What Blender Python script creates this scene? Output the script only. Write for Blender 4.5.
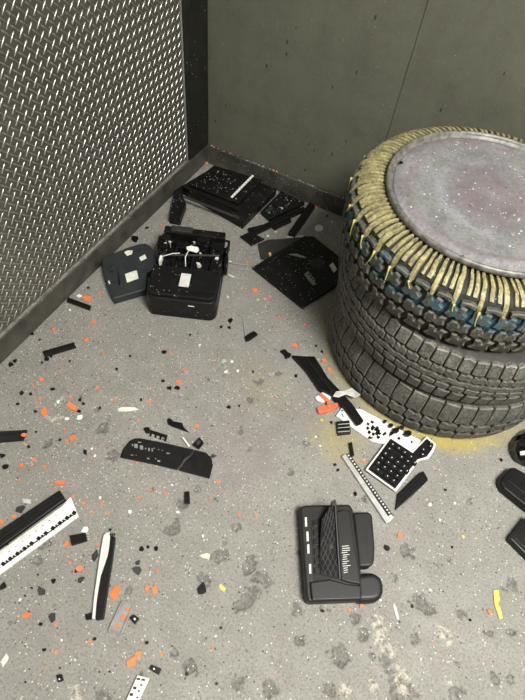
import bpy, math, random
import numpy as np
from mathutils import Matrix, Vector
for o in list(bpy.data.objects): bpy.data.objects.remove(o)
S = bpy.context.scene
COL = S.collection
rnd = random.Random(7)

# ------------------------------------------------------------------ camera
F = 520.0
RW = np.array([[0.8831952738107084, -0.4198853988102803, 0.20895540238136842],
               [0.46226336062599743, 0.7040578375004565, -0.539087327690922],
               [0.07923820884640717, 0.572711806513636, 0.8159181901016184]])
CAM = np.array([1.082, -1.757, 1.45])
cd = bpy.data.cameras.new('camera')
cd.sensor_fit = 'HORIZONTAL'; cd.sensor_width = 36.0; cd.lens = 36.0 * F / 525.0
cd.clip_start = 0.02
cam = bpy.data.objects.new('camera', cd); COL.objects.link(cam)
M4 = Matrix([list(RW[i]) + [CAM[i]] for i in range(3)] + [[0, 0, 0, 1]])
cam.matrix_world = M4
S.camera = cam

# ------------------------------------------------------------------ world, lamp, exposure
w = bpy.data.worlds.new('world'); S.world = w; w.use_nodes = True
w.node_tree.nodes['Background'].inputs[0].default_value = (0.5, 0.52, 0.55, 1)
w.node_tree.nodes['Background'].inputs[1].default_value = 0.02
LAMP = (2.15, -1.75, 2.98)
ld = bpy.data.lights.new('ceiling_panel_light', 'AREA')
ld.shape = 'RECTANGLE'; ld.size = 0.98; ld.size_y = 0.98; ld.energy = 102; ld.color = (1.0, 0.965, 0.895)
lo = bpy.data.objects.new('ceiling_panel_light', ld); COL.objects.link(lo)
lo.location = (LAMP[0], LAMP[1], LAMP[2] - 0.012)
S.view_settings.view_transform = 'Standard'; S.view_settings.look = 'None'
S.view_settings.gamma = 1.0; S.view_settings.use_curve_mapping = False
S.view_settings.exposure = 0.85

# ------------------------------------------------------------------ helpers
def at(px, py, z=0.0):
    """point on the horizontal plane z that the photo shows at pixel px, py"""
    d = RW @ np.array([px - 262.5, 350.0 - py, -F]); t = (z - CAM[2]) / d[2]
    p = CAM + d * t
    return (float(p[0]), float(p[1]), z)
def on_back(px, py, y=0.0):
    d = RW @ np.array([px - 262.5, 350.0 - py, -F]); t = (y - CAM[1]) / d[1]
    return CAM + d * t
def on_left(px, py, x=0.0):
    d = RW @ np.array([px - 262.5, 350.0 - py, -F]); t = (x - CAM[0]) / d[0]
    return CAM + d * t

def tag(o, label=None, cat=None, group=None, kind=None):
    if label: o['label'] = label
    if cat: o['category'] = cat
    if group: o['group'] = group
    if kind: o['kind'] = kind
    return o

def meshdata(name, verts, faces, mats=(), smooth=False, fmat=None):
    me = bpy.data.meshes.new(name)
    me.from_pydata([tuple(v) for v in verts], [], faces)
    for m in mats: me.materials.append(m)
    if fmat: me.polygons.foreach_set('material_index', fmat)
    if smooth: me.polygons.foreach_set('use_smooth', [True] * len(me.polygons))
    me.update()
    return me

def link(name, me, parent=None, loc=(0, 0, 0)):
    o = bpy.data.objects.new(name, me); COL.objects.link(o)
    o.location = loc
    if parent: o.parent = parent
    return o

def empty(name, loc, label=None, cat=None, group=None):
    o = bpy.data.objects.new(name, None); COL.objects.link(o)
    o.location = loc; o.empty_display_size = 0.02
    return tag(o, label, cat, group)

FOOT = []
class MB:
    """collects polygons in world space; build() links them as one mesh object"""
    def __init__(s): s.v = []; s.f = []; s.m = []
    def add(s, vs, fs, mi=0):
        b = len(s.v); s.v += [tuple(v) for v in vs]; s.f += [tuple(i + b for i in f) for f in fs]; s.m += [mi] * len(fs)
        return s
    def prism(s, poly, z1, z0, mi=0):
        """poly: xy world points of the outline"""
        a = sum(poly[i][0] * poly[(i + 1) % len(poly)][1] - poly[(i + 1) % len(poly)][0] * poly[i][1] for i in range(len(poly)))
        if a < 0: poly = poly[::-1]
        if z0 < .006 and max(abs(p[0] - poly[0][0]) + abs(p[1] - poly[0][1]) for p in poly) < .6: FOOT.append([(p[0], p[1]) for p in poly])
        n = len(poly)
        z1 = z1 if isinstance(z1, (list, tuple)) else [z1] * n
        vs = [(p[0], p[1], z0) for p in poly] + [(p[0], p[1], z1[i]) for i, p in enumerate(poly)]
        fs = [tuple(range(n - 1, -1, -1)), tuple(range(n, 2 * n))]
        fs += [(i, (i + 1) % n, n + (i + 1) % n, n + i) for i in range(n)]
        return s.add(vs, fs, mi)
    def pix(s, pts, z1, z0=0.0, mi=0):
        return s.prism([at(x, y, z1)[:2] for x, y in pts], z1, z0, mi)
    def box(s, a, b, mi=0):
        (x0, y0, z0), (x1, y1, z1) = a, b
        return s.prism([(x0, y0), (x1, y0), (x1, y1), (x0, y1)], z1, z0, mi)
    def obox(s, c, ux, lx, ly, z0, z1, mi=0):
        """box with centre c (xy), long axis ux (unit xy), size lx by ly"""
        uy = (-ux[1], ux[0]); h, k = lx / 2, ly / 2
        return s.prism([(c[0] + a * ux[0] + b * uy[0], c[1] + a * ux[1] + b * uy[1]) for a, b in ((-h, -k), (h, -k), (h, k), (-h, k))], z1, z0, mi)
    def tube(s, pts, r, n=6, mi=0):
        pts = [Vector(p) for p in pts]; vs = []; fs = []
        for i, p in enumerate(pts):
            d = (pts[min(i + 1, len(pts) - 1)] - pts[max(i - 1, 0)]).normalized()
            a = d.cross(Vector((0, 0, 1)));
            if a.length < 1e-3: a = d.cross(Vector((1, 0, 0)))
            a.normalize(); b = d.cross(a)
            rr = r[i] if isinstance(r, (list, tuple)) else r
            vs += [p + rr * (math.cos(t * 2 * math.pi / n) * a + math.sin(t * 2 * math.pi / n) * b) for t in range(n)]
        for i in range(len(pts) - 1):
            fs += [(i * n + k, i * n + (k + 1) % n, (i + 1) * n + (k + 1) % n, (i + 1) * n + k) for k in range(n)]
        fs += [tuple(range(n - 1, -1, -1)), tuple((len(pts) - 1) * n + k for k in range(n))]
        return s.add(vs, fs, mi)
    def build(s, name, mats, parent=None, smooth=False, bevel=0.0, seg=2):
        mats = mats if isinstance(mats, (list, tuple)) else [mats]
        V = np.array(s.v)
        if parent: org = np.array(parent.matrix_world.translation if parent.parent is None and False else world_loc(parent))
        else:
            org = np.array([(V[:, 0].min() + V[:, 0].max()) / 2, (V[:, 1].min() + V[:, 1].max()) / 2, V[:, 2].min()])
        me = meshdata(name, V - org, s.f, mats, smooth, s.m)
        o = link(name, me, parent, (0, 0, 0) if parent else tuple(org))
        if bevel:
            b = o.modifiers.new('bevel', 'BEVEL'); b.width = bevel; b.segments = seg; b.limit_method = 'ANGLE'
            b.angle_limit = 0.6
        return o
def world_loc(o):
    p = Vector((0, 0, 0))
    while o: p = p + o.location; o = o.parent
    return p

def lathe(prof, n=64, closed=True):
    vs = []; fs = []; m = len(prof)
    for k in range(n):
        c, s_ = math.cos(2 * math.pi * k / n), math.sin(2 * math.pi * k / n)
        vs += [(r * c, r * s_, z) for r, z in prof]
    for k in range(n):
        k2 = (k + 1) % n
        for i in range(m if closed else m - 1):
            j = (i + 1) % m
            fs.append((k * m + i, k2 * m + i, k2 * m + j, k * m + j))
    return vs, fs

# ------------------------------------------------------------------ materials
class NT:
    def __init__(s, name):
        s.m = bpy.data.materials.new(name); s.m.use_nodes = True; s.t = s.m.node_tree
        s.b = s.t.nodes['Principled BSDF']
    def n(s, t, **kw):
        x = s.t.nodes.new('ShaderNode' + t)
        for k, v in kw.items(): setattr(x, k, v)
        return x
    def l(s, a, b): s.t.links.new(a, b)
    def val(s, sock, v):
        if hasattr(v, 'is_linked') or hasattr(v, 'links'): s.l(v, sock)
        else: sock.default_value = v
    def coord(s, world=True):
        if world: return s.n('NewGeometry').outputs['Position']
        return s.n('TexCoord').outputs['Object']
    def noise(s, scale, detail=4, rough=.55, vec=None, dist=0.0):
        x = s.n('TexNoise'); x.inputs['Scale'].default_value = scale; x.inputs['Detail'].default_value = detail
        x.inputs['Roughness'].default_value = rough; x.inputs['Distortion'].default_value = dist
        s.l(vec or s.coord(), x.inputs['Vector']); return x.outputs['Fac']
    def vor(s, scale, vec=None, out='Distance', rand=1.0):
        x = s.n('TexVoronoi'); x.inputs['Scale'].default_value = scale; x.inputs['Randomness'].default_value = rand
        s.l(vec or s.coord(), x.inputs['Vector']); return x
    def ramp(s, fac, stops, interp='LINEAR'):
        x = s.n('ValToRGB'); r = x.color_ramp; r.interpolation = interp
        while len(r.elements) < len(stops): r.elements.new(0.5)
        for e, (p, c) in zip(r.elements, stops):
            e.position = p; e.color = (c, c, c, 1) if not isinstance(c, tuple) else (*c, 1)
        s.l(fac, x.inputs[0]); return x.outputs[0]
    def math(s, op, a, b=0.0, c=None):
        x = s.n('Math', operation=op); s.val(x.inputs[0], a); s.val(x.inputs[1], b)
        if c is not None: s.val(x.inputs[2], c)
        return x.outputs[0]
    def mix(s, fac, a, b, mode='MIX'):
        x = s.n('Mix', data_type='RGBA', blend_type=mode)
        s.val(x.inputs[0], fac)
        for sock, v in ((x.inputs[6], a), (x.inputs[7], b)):
            if isinstance(v, tuple): sock.default_value = (*v, 1)
            else: s.l(v, sock)
        return x.outputs[2]
    def bump(s, h, strength=.3, dist=.002, prev=None):
        x = s.n('Bump'); x.inputs['Strength'].default_value = strength; x.inputs['Distance'].default_value = dist
        s.l(h, x.inputs['Height'])
        if prev: s.l(prev, x.inputs['Normal'])
        return x.outputs[0]
    def specks(s, scale, size, keep, vec=None):
        """mask of sparse little specks: voronoi cells, a random share of which carry one"""
        v = s.vor(scale, vec)
        near = s.math('LESS_THAN', v.outputs['Distance'], size)
        sep = s.n('SeparateColor'); s.l(v.outputs['Color'], sep.inputs[0])
        k = s.math('LESS_THAN', sep.outputs[0], keep)
        return s.math('MULTIPLY', near, k)
    def out(s, col=None, rough=None, metal=None, normal=None, spec=None):
        for nm, v in (('Base Color', col), ('Roughness', rough), ('Metallic', metal), ('Specular IOR Level', spec)):
            if v is None: continue
            if isinstance(v, tuple): s.b.inputs[nm].default_value = (*v, 1)
            else: s.val(s.b.inputs[nm], v)
        if normal: s.l(normal, s.b.inputs['Normal'])
        return s.m

def simple(name, col, rough=.5, metal=0.0, var=.25, nscale=40, bump=.15, speck=0.0, spec=.5, speckcol=(.55, .54, .5)):
    t = NT(name)
    n = t.noise(nscale, 5)
    dark = tuple(c * (1 - var) for c in col); lite = tuple(min(1, c * (1 + var)) for c in col)
    c = t.mix(t.ramp(n, [(.3, 0.0), (.7, 1.0)]), dark, lite)
    if speck:
        c = t.mix(t.specks(190, .24, speck), c, speckcol)
        c = t.mix(t.math('MULTIPLY', t.ramp(t.noise(18, 6, .7), [(.5, 0.0), (.8, 1.0)]), speck * 1.2), c, (.16, .155, .145))
    r = t.math('MULTIPLY_ADD', n, .25, rough - .12)
    return t.out(c, r, metal, t.bump(t.noise(nscale * 6, 3), bump, .0008), spec)

M = {}
M['black'] = simple('black plastic dusty', (.0042, .0042, .0045), .45, speck=.06, spec=.3)
M['black_clean'] = simple('black plastic', (.0040, .0040, .0042), .42, var=.3, spec=.28)
M['black_satin'] = simple('satin black plastic', (.0062, .0064, .0066), .40, var=.2, bump=.3, spec=.32)
M['phone'] = simple('charcoal moulded plastic', (.0105, .0110, .0115), .46, var=.15, bump=.4, spec=.35)
M['slate'] = simple('slate grey plastic', (.022, .027, .029), .5, var=.15, bump=.25, spec=.35)
M['charcoal'] = simple('charcoal plastic', (.026, .027, .0275), .55, spec=.35)
M['gloss'] = simple('glossy black film', (.003, .003, .0035), .12, bump=.1)
M['white'] = simple('white plastic', (.74, .74, .71), .45, var=.08)
M['offwhite'] = simple('off-white plastic', (.60, .59, .55), .55, var=.15)
M['paper'] = simple('pale paper', (.66, .65, .58), .8, var=.12)
M['cream'] = simple('cream flake', (.62, .56, .42), .8, var=.2)
M['orange'] = simple('orange clay shard', (.86, .17, .035), .6, var=.16, nscale=60)
M['redorange'] = simple('red orange plastic', (.80, .13, .05), .45, var=.12)
M['pink'] = simple('pink paint crumb', (.72, .25, .18), .6, var=.2)
M['tan'] = simple('tan flake', (.62, .42, .12), .7, var=.2)
M['yellow'] = simple('yellow plastic', (.72, .50, .09), .5, var=.15)
M['green'] = simple('green plastic', (.05, .3, .1), .5)
M['silver'] = simple('silver metal strip', (.52, .53, .52), .4, .5, var=.15)
M['grey'] = simple('grey plastic', (.22, .22, .215), .5, var=.2)
M['greysheet'] = simple('dull grey sheet', (.030, .030, .026), .55, var=.2, spec=.3)
M['grey_dark'] = simple('dark grey plastic', (.055, .056, .057), .5)
M['wrap'] = simple('cloudy plastic wrap', (.42, .42, .41), .35, var=.3)
M['key'] = simple('black keycap', (.0050, .0050, .0055), .42, var=.2, spec=.3)
M['print'] = simple('white print', (.62, .62, .60), .6, var=.05, bump=0)
M['hole'] = simple('dark recess plastic', (.006, .006, .006), .7)
def glassmat():
    t = NT('broken clear plastic'); t.b.inputs['Transmission Weight'].default_value = .75
    t.b.inputs['Alpha'].default_value = .6
    return t.out((.8, .82, .8), .15)
M['clear'] = glassmat()

def floor_mat():
    t = NT('worn concrete floor')
    big = t.noise(2.2, 4); mid = t.noise(14, 6, .65); fine = t.noise(170, 6, .75); blot = t.noise(48, 5, .7)
    c = t.mix(t.ramp(big, [(.3, 0.0), (.7, 1.0)]), (.225, .220, .200), (.270, .264, .241))
    c = t.mix(t.ramp(mid, [(.38, 0.0), (.72, .55)]), c, (.165, .161, .147))
    c = t.mix(t.ramp(blot, [(.58, 0.0), (.68, .5)]), c, (.135, .131, .120))
    c = t.mix(t.ramp(fine, [(.34, .85), (.49, 0.0)]), c, (.075, .073, .067))
    c = t.mix(t.ramp(fine, [(.58, 0.0), (.70, .7)]), c, (.40, .393, .365))
    def att(nm):
        a = t.n('Attribute'); a.attribute_name = nm; return a.outputs['Fac']
    sp = att('spall'); ye = att('yellow'); pi = att('pink'); pa = att('pale')
    c = t.mix(t.math('MULTIPLY', pi, t.ramp(mid, [(.3, .2), (.7, 1.0)])), c, (.185, .145, .162))
    yn = t.ramp(t.noise(60, 6, .8), [(.36, .15), (.58, 1.0)])
    c = t.mix(t.math('MULTIPLY', ye, yn), c, (.40, .315, .040))
    ag = t.noise(85, 5, .75); agc = t.ramp(ag, [(.38, (.055, .053, .048)), (.55, (.125, .121, .11)), (.68, (.27, .263, .24))])
    nn_ = t.noise(120, 4, .65)
    spm = t.ramp(t.math('ADD', sp, t.math('MULTIPLY_ADD', nn_, 1.1, -.55)), [(.42, 0.0), (.58, .66)])
    c = t.mix(spm, c, agc)
    pc = t.ramp(t.noise(75, 5, .75), [(.40, (.13, .122, .105)), (.52, (.34, .32, .27)), (.62, (.46, .44, .38))])
    pam = t.ramp(t.math('ADD', pa, t.math('MULTIPLY_ADD', nn_, 1.4, -.8)), [(.36, 0.0), (.5, .9)])
    c = t.mix(pam, c, pc)
    # little grit specks of the floor itself
    c = t.mix(t.specks(95, .2, .12), c, (.04, .038, .036))
    c = t.mix(t.specks(140, .25, .13), c, (.55, .54, .51))
    c = t.mix(t.specks(70, .10, .06), c, (.5, .2, .14))
    h = t.math('ADD', t.math('MULTIPLY', fine, .7), blot)
    nb = t.bump(t.math('SUBTRACT', h, spm), .6, .004)
    return t.out(c, t.math('MULTIPLY_ADD', fine, .25, .55), 0.0, nb, .35)
M['floor'] = floor_mat()

def backwall_mat():
    t = NT('olive grey painted wall')
    big = t.noise(1.6, 4); mid = t.noise(9, 6, .7); fine = t.noise(120, 4, .6)
    c = t.mix(big, (.100, .103, .080), (.126, .129, .100))
    c = t.mix(t.ramp(mid, [(.42, 0.0), (.7, .75)]), c, (.078, .079, .062))
    c = t.mix(t.ramp(fine, [(.55, 0.0), (.7, .4)]), c, (.16, .16, .125))
    mp = t.n('Mapping'); mp.inputs['Scale'].default_value = (1, 1, .45); t.l(t.coord(), mp.inputs['Vector'])
    c = t.mix(t.specks(42, .15, .26, mp.outputs[0]), c, (.035, .033, .028))
    c = t.mix(t.specks(75, .14, .08), c, (.24, .235, .195))
    c = t.mix(t.specks(28, .08, .10, mp.outputs[0]), c, (.34, .16, .10))
    scr = t.noise(26, 3, .5, mp.outputs[0], 2.5)
    c = t.mix(t.ramp(scr, [(.49, 0.0), (.5, .5), (.51, 0.0)]), c, (.062, .06, .047))
    return t.out(c, t.math('MULTIPLY_ADD', mid, .3, .32), 0.0, t.bump(t.math('ADD', mid, fine), .25, .003), .4)
M['backwall'] = backwall_mat()

def plate_mat():
    t = NT('aluminium tread plate')
    n = t.noise(7, 6, .65); f = t.noise(160, 4, .7)
    c = t.mix(n, (.145, .141, .120), (.235, .230, .20))
    c = t.mix(t.ramp(f, [(.55, 0.0), (.75, .5)]), c, (.09, .085, .075))
    c = t.mix(t.specks(55, .12, .12), c, (.6, .59, .55))
    r = t.math('MULTIPLY_ADD', n, .2, .30)
    return t.out(c, r, .75, t.bump(f, .12, .001))
M['plate'] = plate_mat()
def lug_mat():
    t = NT('polished tread plate lug')
    n = t.noise(30, 5, .65)
    c = t.mix(n, (.36, .35, .32), (.62, .61, .57))
    return t.out(c, t.math('MULTIPLY_ADD', n, .2, .20), .85)
M['lug'] = lug_mat()
M['trim'] = simple('dark painted steel post', (.010, .010, .0075), .5, var=.35, nscale=25, speck=.006)
M['base'] = simple('dark scuffed kerb paint', (.050, .049, .040), .55, var=.5, nscale=16, speck=.14)
M['ledge'] = simple('dusty kerb edge', (.16, .155, .135), .8, var=.5, nscale=40, speck=.5)
M['room'] = simple('plain grey wall paint', (.20, .20, .175), .6, var=.1, nscale=6)
M['ceil'] = simple('grey ceiling board', (.38, .38, .36), .8, var=.06, nscale=8)

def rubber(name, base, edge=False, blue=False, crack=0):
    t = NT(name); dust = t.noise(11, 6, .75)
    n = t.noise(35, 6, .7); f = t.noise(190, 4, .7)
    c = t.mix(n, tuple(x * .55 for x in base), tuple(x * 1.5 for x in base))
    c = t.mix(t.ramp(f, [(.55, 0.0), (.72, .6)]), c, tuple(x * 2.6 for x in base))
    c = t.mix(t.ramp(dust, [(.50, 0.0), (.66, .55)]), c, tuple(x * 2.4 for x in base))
    c = t.mix(t.specks(110, .2, .05), c, (.3, .29, .25))
    if crack:
        vv = t.n('TexVoronoi', feature='DISTANCE_TO_EDGE'); vv.inputs['Scale'].default_value = crack; t.l(t.coord(), vv.inputs['Vector'])
        c = t.mix(t.ramp(vv.outputs['Distance'], [(.02, .75), (.07, 0.0)]), c, tuple(x * .25 for x in base))
    if blue:
        sep = t.n('SeparateXYZ'); t.l(t.coord(), sep.inputs[0]); z = sep.outputs[2]
        jag = t.math('MULTIPLY_ADD', t.noise(16, 4, .7), .09, z)
        m = t.ramp(jag, [(.545, 0.0), (.56, 1.0), (.61, 1.0), (.63, 0.0)])
        m = t.math('MULTIPLY', m, t.ramp(t.noise(30, 5, .7), [(.45, .0), (.60, .8)]))
        c = t.mix(m, c, (.031, .112, .155))
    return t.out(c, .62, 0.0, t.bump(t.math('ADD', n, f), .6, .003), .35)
M['rubber_top'] = rubber('mud tyre rubber', (.062, .059, .049), blue=True, crack=45)
M['edge_top'] = rubber('mud tyre lit edge', (.115, .108, .086), blue=True)  # paler bevel faces: light along the block edges painted into the colour
M['rubber_low'] = rubber('worn road tyre rubber', (.090, .087, .076), crack=62)
M['edge_low'] = rubber('worn road tyre lit edge', (.125, .120, .104))  # same painted edge highlight for the lower tyres' blocks
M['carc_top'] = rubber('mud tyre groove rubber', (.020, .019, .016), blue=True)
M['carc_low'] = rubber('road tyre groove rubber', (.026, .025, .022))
def yellowrub():
    t = NT('yellow painted rubber')
    n = t.noise(28, 6, .7); f = t.noise(140, 4, .7)
    c = t.mix(t.ramp(n, [(.3, 0.0), (.7, 1.0)]), (.140, .122, .055), (.42, .38, .19))
    c = t.mix(t.ramp(f, [(.46, 0.0), (.66, .75)]), c, (.07, .060, .034))
    c = t.mix(t.ramp(f, [(.32, .8), (.42, 0.0)]), c, (.46, .43, .29))
    return t.out(c, .5, 0.0, t.bump(f, .3, .001), .45)
M['yrub'] = yellowrub()
def drip():
    t = NT('yellow paint drip'); return t.out((.55, .47, .14), .35)
M['drip'] = drip()
def lid_mat():
    t = NT('paint stained drum lid')
    co = t.coord(False)
    sep = t.n('SeparateXYZ'); t.l(co, sep.inputs[0])
    r = t.math('SQRT', t.math('ADD', t.math('POWER', sep.outputs[0], 2.0), t.math('POWER', sep.outputs[1], 2.0)))
    wob = t.noise(7, 4, .6); rr = t.math('ADD', r, t.math('MULTIPLY_ADD', wob, .09, -.045))
    c = t.ramp(rr, [(.0, (0.187, 0.166, 0.180)), (.07, (0.155, 0.119, 0.133)), (.125, (0.173, 0.162, 0.176)), (.15, (0.248, 0.248, 0.277)), (.175, (0.184, 0.191, 0.191)),
                    (.215, (0.202, 0.205, 0.205)), (.235, (0.184, 0.148, 0.162)), (.255, (0.238, 0.234, 0.252)), (.29, (0.194, 0.187, 0.184))])
    patch = t.noise(9, 6, .75, None, 1.2)
    c = t.mix(t.ramp(patch, [(.40, .6), (.50, 0.0)]), c, (.11, .105, .112))
    c = t.mix(t.ramp(patch, [(.56, 0.0), (.70, .6)]), c, (.25, .255, .29))
    n = t.noise(22, 6, .7); f = t.noise(110, 5, .75)
    c = t.mix(t.ramp(n, [(.4, 0.0), (.75, .55)]), c, (0.238, 0.241, 0.238))
    c = t.mix(t.ramp(f, [(.34, .8), (.5, 0.0)]), c, (0.094, 0.090, 0.086))
    c = t.mix(t.ramp(f, [(.62, 0.0), (.75, .8)]), c, (0.396, 0.389, 0.396))
    c = t.mix(t.specks(75, .22, .14), c, (0.518, 0.511, 0.490))
    c = t.mix(t.specks(60, .16, .09), c, (0.036, 0.036, 0.036))
    return t.out(c, t.math('MULTIPLY_ADD', n, .3, .32), .0, t.bump(t.math('ADD', n, f), .25, .002), .5)
M['lid'] = lid_mat()
M['rim'] = simple('scuffed grey lid rim', (.155, .150, .142), .45, .2, var=.6, nscale=60)
def emis():
    t = NT('lamp diffuser'); t.b.inputs['Emission Color'].default_value = (1, .985, .94, 1); t.b.inputs['Emission Strength'].default_value = 6
    return t.out((.9, .9, .88), .4)
M['diffuser'] = emis()

# ------------------------------------------------------------------ the room
RX, RY, RZ = 3.0, -3.2, 3.0
KH = 0.088           # kerb height
KT = 0.014           # kerb thickness

def value_noise(X, Y, cell, seed):
    g = np.random.default_rng(seed).random((256, 256))
    u, v = X / cell + 100, Y / cell + 100
    i, j = np.floor(u).astype(int), np.floor(v).astype(int); fu, fv = u - i, v - j
    fu = fu * fu * (3 - 2 * fu); fv = fv * fv * (3 - 2 * fv); i %= 255; j %= 255
    return (g[i, j] * (1 - fu) + g[i + 1, j] * fu) * (1 - fv) + (g[i, j + 1] * (1 - fu) + g[i + 1, j + 1] * fu) * fv

TC = (1.165, -0.460); BC = (1.226, -0.455)
def build_floor():
    st = 0.004
    xs = np.arange(0, 2.1001, st); ys = np.arange(-2.16, 0.0001, st)
    nx, ny = len(xs), len(ys)
    X, Y = np.meshgrid(xs, ys, indexing='ij')
    n1 = value_noise(X, Y, .02, 1); n2 = value_noise(X, Y, .05, 2); n3 = value_noise(X, Y, .011, 3)
    n4 = value_noise(X, Y, .006, 4)
    wob = (n1 - .5) * .9 + (n2 - .5) * .4 + (n3 - .5) * .8 + (n4 - .5) * .5
    sp = np.zeros_like(X); pa = np.zeros_like(X)
    def blob(arr, cx, cy, rx, ry=None, depth=1.0):
        ry = ry or rx
        d = np.hypot((X - cx) / rx, (Y - cy) / ry) + wob
        np.maximum(arr, np.clip((1.0 - d) / .22, 0, 1) * depth, out=arr)
    rs0 = np.random.default_rng(5)
    for px, py, r in ((250, 560, 8), (249, 566, 8), (259, 577, 9), (264, 580, 7), (252, 590, 8), (246, 600, 9), (240, 606, 7), (220, 556, 8),
                      (206, 579, 7), (172, 528, 8), (237, 527, 6), (419, 602, 9), (428, 610, 8), (414, 640, 7), (362, 634, 6), (340, 655, 9),
                      (400, 690, 15), (392, 678, 8), (453, 692, 8), (385, 660, 8), (460, 615, 5), (491, 634, 5), (512, 632, 4), (463, 690, 5),
                      (372, 655, 5), (495, 679, 5), (511, 680, 4), (512, 583, 7), (190, 668, 7), (238, 682, 6), (302, 553, 5), (296, 610, 6),
                      (270, 690, 7), (330, 690, 6), (355, 620, 5), (45, 543, 6), (36, 560, 6), (100, 700, 9), (128, 592, 5), (103, 428, 7),
                      (112, 455, 6), (46, 445, 6), (182, 504, 5), (196, 488, 5), (240, 430, 6), (306, 443, 5), (290, 470, 5), (250, 400, 6),
                      (288, 405, 5), (260, 382, 6), (278, 372, 5), (470, 500, 4), (450, 560, 5), (405, 550, 5), (395, 580, 5), (300, 640, 5)):
        c = at(px, py); blob(sp, c[0], c[1], r / 385., None, rs0.uniform(.62, 1.0))
    rs = np.random.default_rng(11)
    for _ in range(240):
        x, y = rs.uniform(.1, 2.0), rs.uniform(-2.1, -.2); r = rs.uniform(.0025, .0075) * (1.15 if y < -1.1 else .75)
        i0, i1 = max(0, int((x - .04) / st)), int((x + .04) / st); j0, j1 = max(0, int((y + 2.16 - .04) / st)), int((y + 2.16 + .04) / st)
        sl = (slice(i0, i1), slice(j0, j1))
        d = np.hypot((X[sl] - x) / r, (Y[sl] - y) / (r * rs.uniform(.6, 1.4))) + wob[sl]
        sp[sl] = np.maximum(sp[sl], np.clip((1.05 - d) / .3, 0, 1) * rs.uniform(.3, .8))
    for px, py, r in ((378, 625, 6), (382, 636, 8), (388, 650, 7), (440, 632, 7), (448, 638, 8), (403, 676, 8), (402, 688, 6), (450, 684, 5), (372, 686, 5),
                      (75, 697, 8), (58, 418, 6), (48, 417, 4), (60, 402, 5), (345, 690, 5), (230, 372, 3), (224, 362, 4), (124, 410, 4)):
        c = at(px, py); blob(pa, c[0], c[1], r / 345.)
    z = -.0050 * np.clip(sp, 0, 1) * (.6 + .8 * n3) - .001 * pa
    edge = (X < .01) | (Y > -.01) | (X > 2.09) | (Y < -2.15); z[edge] = 0
    # yellow paint that ran down the tyres and pooled round the lower one
    d = np.hypot(X - BC[0], Y - BC[1]); ang = np.arctan2(Y - BC[1], X - BC[0])
    wid = .026 + .014 * np.cos(ang + 1.25) + .03 * (n2 - .5) + .022 * (n1 - .5)
    ye = np.clip((.388 + wid - d) / .035, 0, 1) * np.clip(.42 + .75 * np.exp(-((ang + 1.25) / .45) ** 2), 0, 1) * np.clip(1.1 - np.abs(ang + 1.5) / 3.2, .35, 1)
    c = at(265, 385); ye = np.maximum(ye, .16 * np.clip(1.1 - np.hypot((X - c[0]) / .12, (Y - c[1]) / .1) + wob * .6, 0, 1))
    c = at(340, 440); ye = np.maximum(ye, .45 * np.clip(1.3 - np.hypot((X - c[0]) / .09, (Y - c[1]) / .07) + wob * .6, 0, 1))
    pi = np.zeros_like(X)
    for px, py, r, a in ((240, 450, .13, .5), (205, 460, .12, .35), (270, 350, .1, .3), (75, 480, .1, .15), (300, 420, .1, .25)):
        c = at(px, py); pi = np.maximum(pi, a * np.clip(1.2 - np.hypot(X - c[0], Y - c[1]) / r + wob * .7, 0, 1))
    V = np.stack([X.ravel(), Y.ravel(), z.ravel()], 1)
    ii, jj = np.meshgrid(np.arange(nx - 1), np.arange(ny - 1), indexing='ij')
    a = (ii * ny + jj).ravel(); Q = np.stack([a, a + ny, a + ny + 1, a + 1], 1)
    # the rest of the floor, coarse, outside the view
    x1, y1 = float(xs[-1]), float(ys[0]); nb = len(V)
    V = np.vstack([V, [(x1, y1, 0), (x1, 0, 0), (RX, 0, 0), (RX, y1, 0), (0, y1, 0), (0, RY, 0), (RX, RY, 0)]])
    V[nb + 1, 1] = float(ys[-1]); V[nb + 2, 1] = float(ys[-1])
    Q = np.vstack([Q, [(nb, nb + 3, nb + 2, nb + 1), (nb + 5, nb + 6, nb + 3, nb + 4)]])
    me = bpy.data.meshes.new('floor')
    me.vertices.add(len(V)); me.vertices.foreach_set('co', V.ravel().astype(np.float32))
    me.loops.add(Q.size); me.loops.foreach_set('vertex_index', Q.ravel().astype(np.int32))
    me.polygons.add(len(Q)); me.polygons.foreach_set('loop_start', np.arange(0, Q.size, 4).astype(np.int32))
    me.update(calc_edges=True); me.validate()
    for nm, arr in (('spall', sp), ('yellow', ye), ('pink', pi), ('pale', pa)):
        at_ = me.attributes.new(nm, 'FLOAT', 'POINT')
        at_.data.foreach_set('value', np.concatenate([arr.ravel(), np.zeros(7)]).astype(np.float32))
    me.materials.append(M['floor'])
    o = link('floor', me); tag(o, kind='structure', label='grey worn concrete floor with chips, pits and yellow paint stains')
build_floor()

def struct(mb, name, mat, label, bevel=0, parent=None):
    o = mb.build(name, mat, parent, bevel=bevel)
    if not parent: tag(o, label, kind='structure')
    return o
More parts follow.
